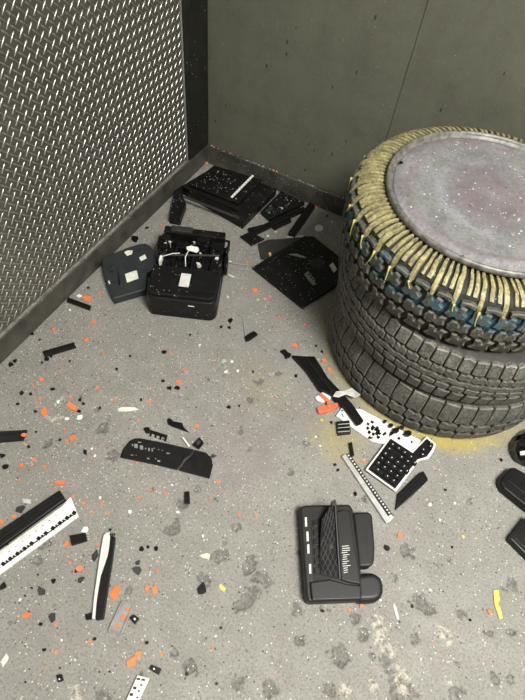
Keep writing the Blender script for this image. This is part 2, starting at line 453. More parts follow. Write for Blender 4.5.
# left wall carrying the tread plate
wl_ = struct(MB().box((-.08, RY, -.05), (-.004, .06, RZ)), 'wall_left', M['room'], 'left wall clad with grey aluminium tread plate')
PY0, PY1, PZ0, PZ1 = -2.1, -.152, KH + .004, 1.30
def tread_plate():
    pl = MB().box((-.0035, PY0, PZ0), (0, PY1, PZ1)).build('tread_plate', M['plate'], wl_)
    v = []; f = []
    def lug(cy, cz, s):
        L, W, H = .0150, .0024, .0020
        b = len(v); n = 5
        ax = (math.cos(math.pi / 4), s * math.sin(math.pi / 4)); bx = (-ax[1], ax[0])
        prof = [(-1, -.0), (-.55, .8), (0, 1.0), (.55, .8), (1, 0)]
        # spine and two flanks of a lens-shaped bump: rows across the width
        for wv, hv in ((-1, 0), (-.86, .55), (-.5, .88), (0, 1), (.5, .88), (.86, .55), (1, 0)):
            for t, k in ((-1, .0), (-.72, .86), (0, 1), (.72, .86), (1, .0)):
                v.append((H * hv * (.45 + .55 * k) if abs(t) < 1 else 0.0, cy + ax[0] * L * t + bx[0] * W * wv * (k if abs(t) < 1 else .12),
                          cz + ax[1] * L * t + bx[1] * W * wv * (k if abs(t) < 1 else .12)))
        for i in range(6):
            for j in range(4):
                q = (b + i * 5 + j, b + i * 5 + j + 1, b + (i + 1) * 5 + j + 1, b + (i + 1) * 5 + j)
                f.append(q if s > 0 else q[::-1])
    a = .030
    ny = int((PY1 - PY0) / a); nz = int((PZ1 - PZ0) / a)
    for i in range(ny):
        for j in range(nz):
            y, z = PY1 - .012 - i * a, PZ0 + .016 + j * a
            if z > PZ1 - .02: continue
            lug(y, z, 1)
            if y - a / 2 > PY0 + .012 and z + a / 2 < PZ1 - .012: lug(y - a / 2, z + a / 2, -1)
    me = meshdata('raised_lugs', v, f, [M['lug']], True)
    o = link('raised_lugs', me, pl); tag(o, kind='stuff')
    o.location = -world_loc(pl)
    # edge strip down the side of the plate
    MB().box((-.003, PY1 + .001, PZ0), (.004, PY1 + .006, PZ1)).build('edge_strip', M['grey'], pl)
tread_plate()
struct(MB().box((-.004, PY1 + .008, KH), (.016, -.001, RZ)), 'trim_1', M['trim'], 'dark painted corner post between tread plate and back wall', .002)
# back wall with two boards and a seam
wb_ = struct(MB().box((-.08, .004, -.05), (RX + .08, .08, RZ)), 'wall_back', M['room'], 'olive grey painted back wall with a joint between two boards')
SX = 0.7640
MB().box((.017, -.001, KH), (SX - .0011, .0035, RZ - .002)).build('wall_board', M['backwall'], wb_)
MB().box((SX + .0011, -.0005, KH), (RX - .002, .0035, RZ - .002)).build('wall_board', M['backwall'], wb_)
bl = struct(MB().box((-.003, RY + .02, 0.0), (KT, -KT - .0015, KH)), 'baseboard_left', M['base'], 'dark scuffed kerb along the foot of the tread plate wall', .003)
MB().box((-.003, RY + .02, KH), (KT - .004, -.16, KH + .0035)).build('dusty_ledge', M['ledge'], bl)
bb = struct(MB().box((-.003, -KT, 0.0), (RX - .02, -.0012, KH)), 'baseboard_back', M['base'], 'dark scuffed kerb along the foot of the back wall', .003)
struct(MB().box((RX, RY, -.05), (RX + .08, .003, RZ)), 'wall_right', M['room'], 'plain grey right wall of the room')
struct(MB().box((-.08, RY - .08, -.05), (RX + .08, RY - .001, RZ)), 'wall_front', M['room'], 'plain grey wall behind the viewer')
struct(MB().box((-.08, RY - .08, RZ + .001), (RX + .08, .08, RZ + .08)), 'ceiling', M['ceil'], 'plain ceiling of the room')
cl = empty('ceiling_light', (LAMP[0], LAMP[1], LAMP[2]), 'square flush ceiling light panel above the smashing area', 'ceiling light')
m = MB()
for a, b in (((-.53, -.53), (.53, -.50)), ((-.53, .50), (.53, .53)), ((-.53, -.50), (-.50, .50)), ((.50, -.50), (.53, .50))):
    m.box((LAMP[0] + a[0], LAMP[1] + a[1], LAMP[2] - .01), (LAMP[0] + b[0], LAMP[1] + b[1], RZ))
m.build('frame', M['white'], cl)
MB().box((LAMP[0] - .499, LAMP[1] - .499, LAMP[2] - .002), (LAMP[0] + .499, LAMP[1] + .499, LAMP[2] + .006)).build('diffuser', M['diffuser'], cl)

# ------------------------------------------------------------------ tyres
def tyre_profile(R, W, groove, sh=.028):
    def rt(z):
        t = abs((z - W / 2) / (W / 2))
        return R - .010 * t * t - (sh * ((t - .78) / .22) ** 2 if t > .78 else 0)
    outer = [(rt(z) - groove, z) for z in [W * k / 24 for k in range(1, 24)]]
    prof = [(.222, .030), (.262, .004), (.30, .0), (R - .052, .001)] + outer + [(R - .052, W - .001), (.30, W), (.262, W - .004), (.222, W - .030),
            (.215, W - .05), (.27, W - .045), (R - .045, W - .07), (R - .04, W / 2), (R - .045, .07), (.27, .045), (.215, .05)]
    return rt, prof
def block_mesh(name, poly, N, W, rt, depth, mats, bev=.0032):
    """tread block: outline in (share of a pitch, share of the width), laid on the tyre's face"""
    P = 2 * math.pi / N; c = (sum(p[0] for p in poly) / len(poly), sum(p[1] for p in poly) / len(poly))
    Rm = rt(W / 2); n = len(poly); vs = []
    def put(u, w_, dr):
        z = w_ * W; r = rt(min(max(z, 0), W)) + dr; vs.append((r * math.cos(u * P), r * math.sin(u * P), z))
    for u, w_ in poly: put(u, w_, -depth - .003)
    for u, w_ in poly: put(u, w_, -bev * .6)
    for u, w_ in poly:
        du, dw = (c[0] - u) * P * Rm, (c[1] - w_) * W; L = math.hypot(du, dw) or 1
        k = bev * 1.3 / L; put(u + (c[0] - u) * k, w_ + (c[1] - w_) * k, 0)
    fs = []; fm = []
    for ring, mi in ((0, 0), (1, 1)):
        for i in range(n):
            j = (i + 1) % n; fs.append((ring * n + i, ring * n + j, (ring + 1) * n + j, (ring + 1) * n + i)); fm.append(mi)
    fs.append(tuple(2 * n + i for i in range(n))); fm.append(0)
    me = meshdata(name, vs, fs, mats, False, fm)
    import bmesh
    b = bmesh.new(); b.from_mesh(me); bmesh.ops.triangulate(b, faces=[fc for fc in b.faces if len(fc.verts) > 4]); bmesh.ops.recalc_face_normals(b, faces=b.faces); b.to_mesh(me); b.free()
    return me
def ring_copies(name, me, root, N, phase=0.0, step=None):
    out = []
    for k in range(N):
        o = link(name, me, root); o.rotation_euler.z = phase + (step or 2 * math.pi / N) * k; out.append(o)
    return out

# two lower tyres : worn all-terrain tread
LW, LR = .208, .390
MW, MR, MZ, MC = .202, .386, LW + .002, (1.212, -.460)
def at_tyre(c, z0, R, W, rows, label, rib=None):
    t = empty('tyre', (c[0], c[1], z0), label, 'tyre', 'stacked tyres')
    rt, prof = tyre_profile(R, W, .009, .016)
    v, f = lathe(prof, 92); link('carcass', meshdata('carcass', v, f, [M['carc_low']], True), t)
    mats = [M['rubber_low'], M['edge_low']]
    for k, (N, poly) in enumerate(rows):
        vs = [block_mesh('tread_block', [(u + rnd.uniform(-.025, .025), w_ + rnd.uniform(-.008, .008)) for u, w_ in poly], N, W, rt, .009, mats, .0022) for _ in range(3)]
        for q in range(N):
            o = link('tread_block', vs[(q * 5 + k) % 3], t); o.rotation_euler.z = k * .031 + 2 * math.pi / N * q
    if rib:
        v = []; f = []; n = 200                     # zigzag rib running round the tyre
        for i in range(n):
            a = 2 * math.pi * i / n; zz = .0024 * (1 if (i // 2) % 2 else -1)
            for dz, dr in ((-.010, -.011), (-.009, -.0015), (-.0075, 0), (.0075, 0), (.009, -.0015), (.010, -.011)):
                z = rib * W + dz + zz; r = rt(z) + dr; v.append((r * math.cos(a), r * math.sin(a), z))
        for i in range(n):
            j = (i + 1) % n
            f += [(i * 6 + k, j * 6 + k, j * 6 + k + 1, i * 6 + k + 1) for k in range(5)]
        link('centre_rib', meshdata('centre_rib', v, f, mats), t)
    return t
at_tyre(BC, 0.0, LR, LW, [(50, [(.04, .62), (.3, .585), (.55, .61), (.96, .585), (.95, .80), (.93, .955), (.07, .955), (.05, .78)]),
                          (46, [(.02, .40), (.25, .34), (.62, .37), (.95, .33), (.98, .49), (.72, .56), (.45, .52), (.06, .565)]),
                          (46, [(.02, .14), (.3, .06), (.75, .05), (.97, .12), (.93, .27), (.6, .335), (.32, .28), (.05, .31)])],
        'worn black tyre with cobbled tread at the bottom of the stack, standing on yellow paint')
at_tyre(MC, MZ, MR, MW, [(66, [(.08, .77), (.5, .745), (.92, .77), (.93, .965), (.5, .97), (.07, .965)]),
                         (66, [(.02, .62), (.40, .575), (.62, .61), (.94, .59), (.97, .70), (.60, .735), (.42, .70), (.06, .725)]),
                         (60, [(.04, .34), (.5, .31), (.94, .34), (.95, .425), (.5, .44), (.06, .43)]),
                         (60, [(.06, .06), (.5, .05), (.94, .06), (.93, .28), (.5, .26), (.07, .29)])],
        'worn black all-terrain tyre in the middle of the stack, squared shoulder blocks', .51)

# upper tyre : mud-terrain tread, yellow shoulder
UW, UR, UZ = .190, .374, MZ + MW + .002
top = empty('tyre', (TC[0], TC[1], UZ), 'mud-terrain tyre with yellow painted shoulder lugs and blue smears on top of the stack', 'tyre', 'stacked tyres')
rt, prof = tyre_profile(UR, UW, .011)
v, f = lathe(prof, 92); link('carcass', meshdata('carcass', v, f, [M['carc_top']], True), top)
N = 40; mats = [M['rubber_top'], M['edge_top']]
rows = [[(.04, .60), (.28, .56), (.44, .60), (.60, .57), (.84, .59), (.92, .66), (.76, .70), (.80, .77), (.55, .80), (.45, .73), (.30, .74), (.24, .80), (.08, .78), (.12, .68)],
        [(.10, .36), (.34, .33), (.50, .37), (.72, .35), (.97, .39), (.90, .47), (.94, .54), (.68, .53), (.56, .46), (.42, .48), (.36, .54), (.14, .53), (.05, .44)],
        [(.02, .10), (.22, .05), (.70, .045), (.88, .10), (.80, .19), (.94, .29), (.66, .31), (.52, .23), (.40, .24), (.32, .32), (.10, .30), (.16, .19)]]
for k, poly in enumerate(rows):
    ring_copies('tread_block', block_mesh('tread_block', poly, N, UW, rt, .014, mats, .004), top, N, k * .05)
# small tie blocks between the rows
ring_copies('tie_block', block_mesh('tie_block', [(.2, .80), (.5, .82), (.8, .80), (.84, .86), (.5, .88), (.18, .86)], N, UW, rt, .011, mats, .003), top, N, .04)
# yellow shoulder lugs: ridges across the sidewall that turn over the shoulder
def ridge(long_, wd=1.0, seed=0):
    rq = random.Random(seed); J = lambda k: rq.uniform(-k, k)
    path = [(.285, UW + .0005, 0.0), (.300, UW + .0025, .004 + J(.004)), (.313, UW + .0025, .010 + J(.006)), (.327, UW + .001, .017 + J(.005)), (.3415, UW - .005, .022 + J(.004)), (.3535, UW - .014, .026)]
    hw = [.0042 * wd, .0048 * wd, .0053 * wd, .0057 * wd, .0058 * wd, .0054 * wd]
    if long_:
        path += [(.362, UW - .026, .028), (.367, UW - .040, .034)]; hw += [.0060, .0036]
    v = []; f = []
    for (r, z, sk), h in zip(path, hw):
        # height of the ridge is along the local outward normal (up on the sidewall, out on the tread)
        k = min(1, max(0, (UW - z + .002) / .03)); nr, nz = math.sin(k * 1.5), math.cos(k * 1.5)
        for off, up in ((-1.10, -.008), (-.92, .0042), (-.1, .0054 + J(.0010)), (.8, .0046), (1.10, -.008)):
            a = (off * h) / .34 + sk
            v.append(((r + nr * up) * math.cos(a), (r + nr * up) * math.sin(a), z + nz * up))
    for i in range(len(path) - 1):
        for j in range(4):
            f.append((i * 5 + j, i * 5 + j + 1, (i + 1) * 5 + j + 1, (i + 1) * 5 + j))
    e = (len(path) - 1) * 5; f += [(0, 4, 3, 2, 1), (e, e + 1, e + 2, e + 3, e + 4)]
    me = meshdata('shoulder_lug', v, f, [M['yrub']], False)
    import bmesh
    b = bmesh.new(); b.from_mesh(me); bmesh.ops.recalc_face_normals(b, faces=b.faces); b.to_mesh(me); b.free()
    return me
P = 2 * math.pi / N
for q, (ph_, lg, wd) in enumerate(((0.0, True, 1.15), (.37, False, .9), (.68, False, 1.0))):
    mv = [ridge(lg, wd * w_, 10 * q + k_) for k_, w_ in enumerate((1.0, .88, 1.12, .95))]
    for k_ in range(N):
        o = link('shoulder_lug', mv[(k_ * 7 + q) % 4], top); o.rotation_euler.z = P * (k_ + ph_) + rnd.uniform(-.006, .006)
# drips hanging off the long lugs, lengths vary
for k in range(N):
    if rnd.random() < .25: continue
    L = rnd.uniform(.018, .062); a0 = P * k + .034; m = MB(); pts = []; rr = []
    for i in range(5):
        t = i / 4; a = a0 + rnd.uniform(-.006, .006) * t + (.035 * math.sin(k * 2.1)) * t * t; z = UW - .036 - L * t; r = rt(z) + .003 - .002 * t
        pts.append((TC[0] + r * math.cos(a), TC[1] + r * math.sin(a), UZ + z)); rr.append(.0024 * (1 - t) ** 2 + .0010 + (.0009 if i == 4 else 0))
    m.tube(pts, rr, 5); m.build('paint_drip', M['drip'], top, True)

# drum lid on top
lidz = UZ + UW + .006
lid = empty('drum_lid', (TC[0], TC[1], lidz), 'round paint-stained steel drum lid lying on top of the tyre stack', 'lid')
panel = [(.0001, .010), (.03, .010), (.12, .0095), (.18, .010), (.225, .0095), (.236, .0115), (.246, .012), (.256, .010), (.266, .004), (.2695, .004), (.2695, .002)][::-1]
panel = [(r * .985, z) for r, z in panel]
v, f = lathe(panel, 96, False); link('lid_panel', meshdata('lid_panel', v, f, [M['lid']], True), lid)
rimp = [(.270, .003), (.277, .003), (.279, .012), (.2815, .016), (.285, .0175), (.289, .016), (.2915, .012), (.291, .002), (.287, -.001), (.270, .001)]
rimp = [(r * .985, z) for r, z in rimp]
v, f = lathe(rimp, 96, True); link('rolled_rim', meshdata('rolled_rim', v, f, [M['rim']], True), lid)

# ------------------------------------------------------------------ big debris
def thing(name, px, label, cat, group=None, z=0.0):
    p = at(px[0], px[1], z); return empty(name, (p[0], p[1], z), label, cat, group)
def frame_of(a, b):
    """unit vectors along pixel a -> pixel b on the floor, and the one to its left"""
    p, q = at(*a), at(*b); d = math.hypot(q[0] - p[0], q[1] - p[1]); u = ((q[0] - p[0]) / d, (q[1] - p[1]) / d)
    return p, u, (-u[1], u[0]), d
def loc(fr, x, y): return (fr[0][0] + fr[1][0] * x + fr[2][0] * y, fr[0][1] + fr[1][1] * x + fr[2][1] * y)
def lbox(mb, fr, x0, x1, y0, y1, z0, z1, mi=0):
    return mb.prism([loc(fr, x0, y0), loc(fr, x1, y0), loc(fr, x1, y1), loc(fr, x0, y1)], z1, z0, mi)
def rounded(fr, x0, x1, y0, y1, r, n=5, corners=(1, 1, 1, 1)):
    out = []
    for (cx, cy, a, on) in ((x1 - r, y0 + r, -90, corners[1]), (x1 - r, y1 - r, 0, corners[2]), (x0 + r, y1 - r, 90, corners[3]), (x0 + r, y0 + r, 180, corners[0])):
        if on: out += [loc(fr, cx + r * math.cos(math.radians(a + 90 * k / n)), cy + r * math.sin(math.radians(a + 90 * k / n))) for k in range(n + 1)]
        else:
            out.append(loc(fr, cx + (r if a in (-90, 0) else -r), cy + (r if a in (0, 90) else -r)))
    return out

# --- smashed printer
pr = thing('smashed_printer', (185, 300), 'smashed black printer with its insides open, a white sticker on its front edge', 'printer')
fr = frame_of((147, 314), (217, 322)); fr = (fr[0], fr[1], (fr[2][0] * 1.26, fr[2][1] * 1.26), fr[3]); D = .34; Wd = .243
h = .108
m = MB(); m.prism(rounded(fr, 0, Wd, 0, D * .78, .026, 6, (1, 1, 0, 0)), .038, .001)
m.build('base_pan', M['black'], pr, bevel=.002)
m = MB()                                             # front housing: a curved bumper open behind
outer = rounded(fr, 0, Wd, 0, .115, .028, 7, (1, 1, 0, 0)); m.prism(outer, .094, .0385)
m.build('front_housing', M['black_satin'], pr, bevel=.006, seg=3)
m = MB(); m.prism(rounded(fr, .006, Wd - .006, .006, .11, .024, 7, (1, 1, 0, 0)), .108, .0945)
m.build('front_lip', M['black'], pr, bevel=.003)
m = MB(); lbox(m, fr, .004, Wd - .012, .116, .262, .0385, .072); m.build('chassis', M['black'], pr, bevel=.002)
st_ = MB(); lbox(st_, fr, .108, .142, .04, .088, .1082, .1092); st_.build('sticker', M['offwhite'], pr)
m = MB(); lbox(m, fr, .15, .235, .030, .10, .1082, .1105); m.build('cover_flap', M['black_satin'], pr, bevel=.001)
m = MB(); lbox(m, fr, .148, .168, -.0008, .0, .069, .073); m.build('badge', M['paper'], pr)
rp = random.Random(3)
for i in range(6):                                   # ribs of the paper path
    x = .03 + i * .034
    m = MB(); lbox(m, fr, x, x + .006, .118, .118 + rp.uniform(.06, .11), .0725, .0725 + rp.uniform(.012, .03)); m.build('guide_rib', M['black'], pr)
m = MB(); lbox(m, fr, .01, .235, .236, .262, .0725, .118); m.build('rear_wall', M['black'], pr, bevel=.003)
m = MB(); lbox(m, fr, .035, .115, .238, .26, .1182, .126); m.build('rear_cover', M['charcoal'], pr, bevel=.002)
for x0, x1, y0, y1, z1 in ((.005, .04, .215, .235, .108), (.004, .036, .165, .205, .098), (.135, .18, .205, .234, .112), (.19, .232, .185, .232, .102), (.205, .238, .12, .17, .094), (.13, .19, .125, .165, .084), (.06, .1, .2, .23, .09)):
    m = MB(); lbox(m, fr, x0, x1, y0, y1, .0725, z1); m.build('gear_housing', M['black'], pr, bevel=.002)
for x0, x1, y0, y1, z1 in ((.2435, .256, .165, .2, .075), (.2435, .252, .205, .225, .095), (-.008, .0035, .2, .235, .098), (.02, .05, .2625, .274, .09), (.15, .2, .2625, .27, .104)):
    m = MB(); lbox(m, fr, x0, x1, y0, y1, .02, z1); m.build('broken_bracket', M['black'], pr, bevel=.002)
for x, y, r, z in ((.222, .20, .018, .103), (.020, .185, .013, .099), (.160, .215, .014, .113)):
    c = loc(fr, x, y); m = MB(); m.prism([(c[0] + r * math.cos(k * math.pi / 9) * (1 if k % 2 else .88), c[1] + r * math.sin(k * math.pi / 9) * (1 if k % 2 else .88)) for k in range(18)], z + .008, z)
    m.build('gear', M['black_clean'], pr)
c0 = loc(fr, .02, .155); c1 = loc(fr, .225, .175); m = MB(); m.tube([(c0[0], c0[1], .10), (c1[0], c1[1], .104)], .004, 8); m.build('guide_rod', M['charcoal'], pr)
m = MB(); m.prism([loc(fr, x, y) for x, y in ((.108, .175), (.145, .168), (.152, .178), (.146, .19), (.12, .193), (.104, .186))], .116, .1125); m.build('white_roller_cap', M['white'], pr, bevel=.001)
p = [loc(fr, .115, .175), loc(fr, .108, .15), loc(fr, .112, .13)]; m = MB(); m.tube([(p[0][0], p[0][1], .114), (p[1][0], p[1][1], .109), (p[2][0], p[2][1], .088)], .0018, 6); m.build('white_wire', M['white'], pr, True)
p = [loc(fr, .03, .145), loc(fr, .06, .16), loc(fr, .085, .165)]; m = MB(); m.tube([(q[0], q[1], .107) for q in p], .0016, 6); m.build('white_wire', M['white'], pr, True)
m = MB(); lbox(m, fr, .018, .028, .128, .148, .0725, .106); m.build('white_clip', M['white'], pr)
q = [loc(fr, x, y) for x, y in ((.235, .22), (.25, .235), (.248, .262), (.225, .275), (.2, .272))]
m = MB(); m.tube([(a[0], a[1], .03 + .045 * math.sin(i * .8)) for i, a in enumerate(q)], .005, 7); m.build('cable', M['black_clean'], pr, True)
for _ in range(46):                                  # splintered bits held in the open machine
    x, y = rp.uniform(.02, .225), rp.uniform(.12, .235); s_ = rp.uniform(.004, .011); a = rp.uniform(0, 3.1); c = loc(fr, x, y)
    z0 = .0727; m = MB(); m.prism([(c[0] + s_ * rp.uniform(.5, 1.3) * math.cos(a + k * 1.57), c[1] + s_ * rp.uniform(.5, 1.3) * math.sin(a + k * 1.57)) for k in range(4)], z0 + rp.uniform(.005, .03), z0)
    m.build('splinter', M['black'] if rp.random() < .86 else M['offwhite'], pr)

# --- oval slate grey base
ov = thing('telephone_base', (130, 270), 'slate grey rounded telephone base lying upside down beside the kerb, three pale stickers', 'telephone base')
oz = .034
ol = [(101.5, 262), (103, 258), (108, 255), (128, 247), (140, 243.5), (146, 243), (150.5, 246), (154, 251), (157, 259), (156, 266), (151, 270), (147, 272), (146.3, 289), (113, 298.5), (107.5, 287), (103, 272)]
m = MB(); m.pix(ol, oz, .001); m.build('shell', M['slate'], ov, bevel=.004, seg=3)
for pts in ([(124, 252), (128, 250.3), (132.7, 250.5), (132, 254), (127, 255.8)], [(139, 257.5), (145, 254.2), (146.5, 258.4), (141, 261)], [(125, 274), (136.7, 270), (138.5, 278.4), (127, 282.5)]):
    m = MB(); m.pix(pts, oz + .0008, oz + .0001); m.build('sticker', M['paper'], ov)
for pts in ([(117, 258), (119, 257), (121, 288), (119, 289)], [(104, 263), (115, 259), (115.5, 260.5), (104.4, 264.6)], [(122, 262), (123, 261), (129, 269), (128, 270)], [(133, 257), (134.5, 256.4), (137, 270), (135.4, 270.6)], [(136, 249), (141, 247.6), (141.4, 249), (136.4, 250.4)],
            [(142, 271), (150, 267), (150.4, 268.4), (142.4, 272.4)], [(116, 262), (117, 262), (120, 285), (119, 285)]):
    m = MB(); m.pix(pts, oz + .0022, oz + .0001); m.build('rib', M['slate'], ov)
for x, y in ((111, 266), (112.5, 271), (110, 271.5), (114, 282), (108.5, 268)):
    m = MB(); m.pix([(x - 1.3, y - .9), (x + 1, y - 1.3), (x + 1.3, y + .8), (x - 1, y + 1.2)], oz + .0012, oz + .0001); m.build('port', M['hole'], ov)
m = MB(); m.pix([(108, 281), (109.2, 280.6), (110.4, 283.5), (109.2, 284)], oz + .001, oz + .0001); m.build('label_mark', M['paper'], ov)

# --- flat black device in the corner
dv = thing('flat_media_player', (225, 195), 'flat black smashed media player lying in the corner under a white strip', 'media player')
m = MB(); m.pix([(181, 186), (213, 167), (277, 188), (243, 222)], .040, .001); m.build('case', M['black'], dv, bevel=.003)
m = MB(); m.pix([(190, 184), (214, 165), (262, 179.5), (238, 203)], .056, .041); m.build('top_panel', M['black'], dv, bevel=.003)
m = MB(); m.pix([(183, 186.6), (188, 186), (240, 206), (237, 210)], .049, .041); m.build('ridge', M['black_satin'], dv, bevel=.002)
m = MB(); m.pix([(183, 197), (185, 195.6), (240, 217), (239, 219)], .045, .041); m.build('front_ridge', M['charcoal'], dv, bevel=.001)
m = MB(); m.pix([(175, 190), (182, 185), (184, 198), (186, 203), (180, 219), (169, 217)], .036, .001); m.build('side_bracket', M['black'], dv, bevel=.003)
sr = thing('perforated_strip', (242, 186), 'white perforated plastic strip lying across the flat black player', 'strip', z=.0572)
a_, b_ = at(231.5, 197.5, .058), at(253, 175.5, .058); u = np.array(b_[:2]) - np.array(a_[:2]); Ls = float(np.linalg.norm(u)); u = u / Ls
c = ((a_[0] + b_[0]) / 2, (a_[1] + b_[1]) / 2)
m = MB(); m.obox(c, u, Ls, .010, .0572, .0595); m.build('strip_body', M['white'], sr, bevel=.0006)
for i in range(9):
    t = (i - 4) / 9.5 * Ls; m = MB(); m.obox((c[0] + u[0] * t + u[1] * .002, c[1] + u[1] * t - u[0] * .002), u, .004, .0035, .0596, .0601); m.build('slot', M['hole'], sr)

# --- bars and trays right of it
t1 = thing('metal_drive_tray', (278, 202), 'dark dented drive tray leaning by the kerb beside the flat player', 'tray')
m = MB(); m.pix([(261, 211), (281, 191), (305, 202), (270, 219)], .020, .001); m.build('tray_body', M['black'], t1, bevel=.002)
m = MB(); m.pix([(280.5, 190.2), (282, 189.4), (304.5, 200), (303, 201.5)], .026, .0205); m.build('tray_lip', M['charcoal'], t1, bevel=.001)
m = MB(); m.pix([(272, 205), (279, 198), (284, 200), (277, 206.5)], .025, .0205); m.build('lens_block', M['black_satin'], t1, bevel=.002)
m = MB(); m.pix([(265, 211), (271, 206), (274, 207.5), (268, 212.5)], .024, .0205); m.build('motor_block', M['charcoal'], t1, bevel=.002)
def plain_prism(name, pts, z1, mat, label, cat, z0=.001, bevel=.0015, group=None):
    m = MB(); m.pix(pts, z1, z0); o = m.build(name, mat, bevel=bevel); return tag(o, label, cat, group)
b1 = thing('plastic_bar', (275, 216), 'long black plastic bar with a stepped edge lying in front of the drive tray', 'bar')
m = MB(); m.pix([(247.5, 228), (266, 223.5), (304, 206), (306, 209), (253, 234.5)], .016, .001); m.build('bar_body', M['black'], b1, bevel=.002)
m = MB(); m.pix([(253, 229), (300, 207), (301, 208.6), (254, 231)], .021, .0165); m.build('bar_rib', M['black_satin'], b1, bevel=.001)
m = MB(); m.pix([(272, 227), (290, 217.5), (291.5, 221), (275, 229)], .010, .001); m.build('bar_step', M['black'], b1, bevel=.001)
b2 = thing('plastic_bar', (302, 217), 'short thick black plastic bar lying crosswise near the round white disc', 'bar')
m = MB(); m.pix([(288.5, 232), (309.5, 202), (315.5, 205.5), (295, 235)], .020, .001); m.build('bar_body', M['black'], b2, bevel=.002)
m = MB(); m.pix([(291.8, 231), (310.6, 204), (312, 205), (293.2, 232)], .0225, .0205); m.build('bar_rib', M['black_satin'], b2)
plain_prism('plastic_tile', [(240, 236), (250, 231.5), (264.5, 238.5), (251.5, 245)], .010, M['black'], 'small black square tile between the printer and the grey sheet', 'plastic piece')
plain_prism('grey_sheet', [(257.5, 244), (268, 239.5), (301, 237.5), (285, 251), (266, 260), (260.5, 258.5)], .004, M['greysheet'], 'thin dull grey sheet tucked under the big square black panel', 'sheet', bevel=.0005)
plain_prism('white_disc', [(319 + 4.2 * math.cos(k * math.pi / 8), 228 + 3.6 * math.sin(k * math.pi / 8)) for k in range(16)], .004, M['offwhite'], 'round white disc lying on the floor near the back kerb', 'disc', bevel=.0008)
plain_prism('clear_sliver', [(286, 236.5), (304, 235), (304.3, 236.4), (286.4, 238)], .006, M['wrap'], 'pale clear plastic sliver behind the square black panel', 'plastic piece', z0=.0045, bevel=.0003)

sq = thing('screen_panel', (297, 270), 'large square black screen panel lying flat beside the tyres', 'panel')
m = MB(); m.pix([(252.6, 267), (304, 236), (314, 236.5), (338.5, 256), (337, 284.5), (303, 307.5)], .016, .0045); m.build('panel_sheet', M['black'], sq, bevel=.0015)
m = MB(); m.pix([(256, 267), (304, 238), (305, 239), (258, 268)], .0175, .0162); m.build('edge_bead', M['black_satin'], sq)
m = MB(); m.pix([(309, 263), (313, 258.5), (321, 258), (325, 263), (322, 268), (313, 269)], .0172, .0162); m.build('round_patch', M['charcoal'], sq)
cp = thing('comb_piece', (310, 278), 'small grey comb-shaped piece lying on the square screen panel', 'plastic piece', z=.0165)
m = MB(); m.pix([(304, 274), (308, 271), (314, 278), (316.4, 284), (313, 285), (308.5, 280)], .0195, .0165); m.build('body', M['grey'], cp, bevel=.0004)
for k in range(4):
    x, y = 308 + k * 2, 274.5 + k * 2.4; m = MB(); m.pix([(x, y), (x + 2, y - .8), (x + 2.3, y + .2), (x + .3, y + 1)], .0206, .0196); m.build('slot', M['hole'], cp)
plain_prism('metal_sliver', [(289, 254), (297, 253.5), (306, 257), (305, 258), (296, 256)], .019, M['grey'], 'thin grey metal sliver lying on the square screen panel', 'metal piece', z0=.0165, bevel=.0005)
plain_prism('white_clip', [(329.5, 265), (333, 262), (337, 269), (334, 272)], .022, M['offwhite'], 'small white broken clip on the corner of the square screen panel', 'plastic piece', z0=.0165, bevel=.001)

# --- debris in front of the tyres
ks = thing('keyboard_rail', (318, 375), 'long torn black keyboard rail lying from the floor to the tyre foot', 'rail')
m = MB(); m.pix([(292, 355), (304, 356), (314.5, 356), (321, 366), (328, 377.7), (340, 390), (331, 395), (319, 389), (306, 370)], .018, .001); m.build('rail_body', M['black_clean'], ks, bevel=.002)
m = MB(); m.pix([(305, 358), (308, 357.5), (334, 390), (331, 392)], .0215, .0185); m.build('rail_ridge', M['black_satin'], ks, bevel=.001)
m = MB(); m.pix([(331, 395), (340, 390.5), (352, 403), (364, 420.5), (361, 424), (357, 425.5), (344, 408)], .024, .0165); m.build('rail_end', M['black_clean'], ks, bevel=.002)
plain_prism('torn_flake', [(280, 351), (282, 349.5), (285.5, 349), (288, 352), (291.5, 353.5), (290, 357), (285.5, 358.5), (284, 354.5)], .007, M['black_clean'], 'torn black flake at the far tip of the keyboard rail', 'plastic piece')
plain_prism('white_shell_piece', [(315, 397), (319, 394), (325, 390), (332, 396.6), (329, 401), (322, 402), (317, 400)], .010, M['white'], 'white plastic shell piece under the orange clip by the tyre', 'plastic piece', bevel=.003)
oc = thing('orange_clip', (328, 404), 'bright red-orange forked plastic clip beside the black keyboard rail', 'clip', z=.0)
m = MB(); m.pix([(317, 407), (328, 404.5), (339, 402), (338, 406), (331, 410.5), (319, 413)], .014, .001); m.build('clip_bar', M['redorange'], oc, bevel=.002)
m = MB(); m.pix([(319, 394), (321.5, 392.5), (330, 400), (331, 407), (327.5, 407), (327, 402)], .018, .0145); m.build('clip_arm', M['redorange'], oc, bevel=.0015)
plain_prism('plastic_wrap', [(333, 396), (336, 391), (343, 390.5), (352, 387.5), (355, 390), (361, 394.5), (355, 397.5), (346, 394), (339, 397)], .030, M['wrap'], 'crumpled cloudy grey plastic wrap over the keyboard rail at the tyre foot', 'plastic wrap', z0=.0245, bevel=.002)

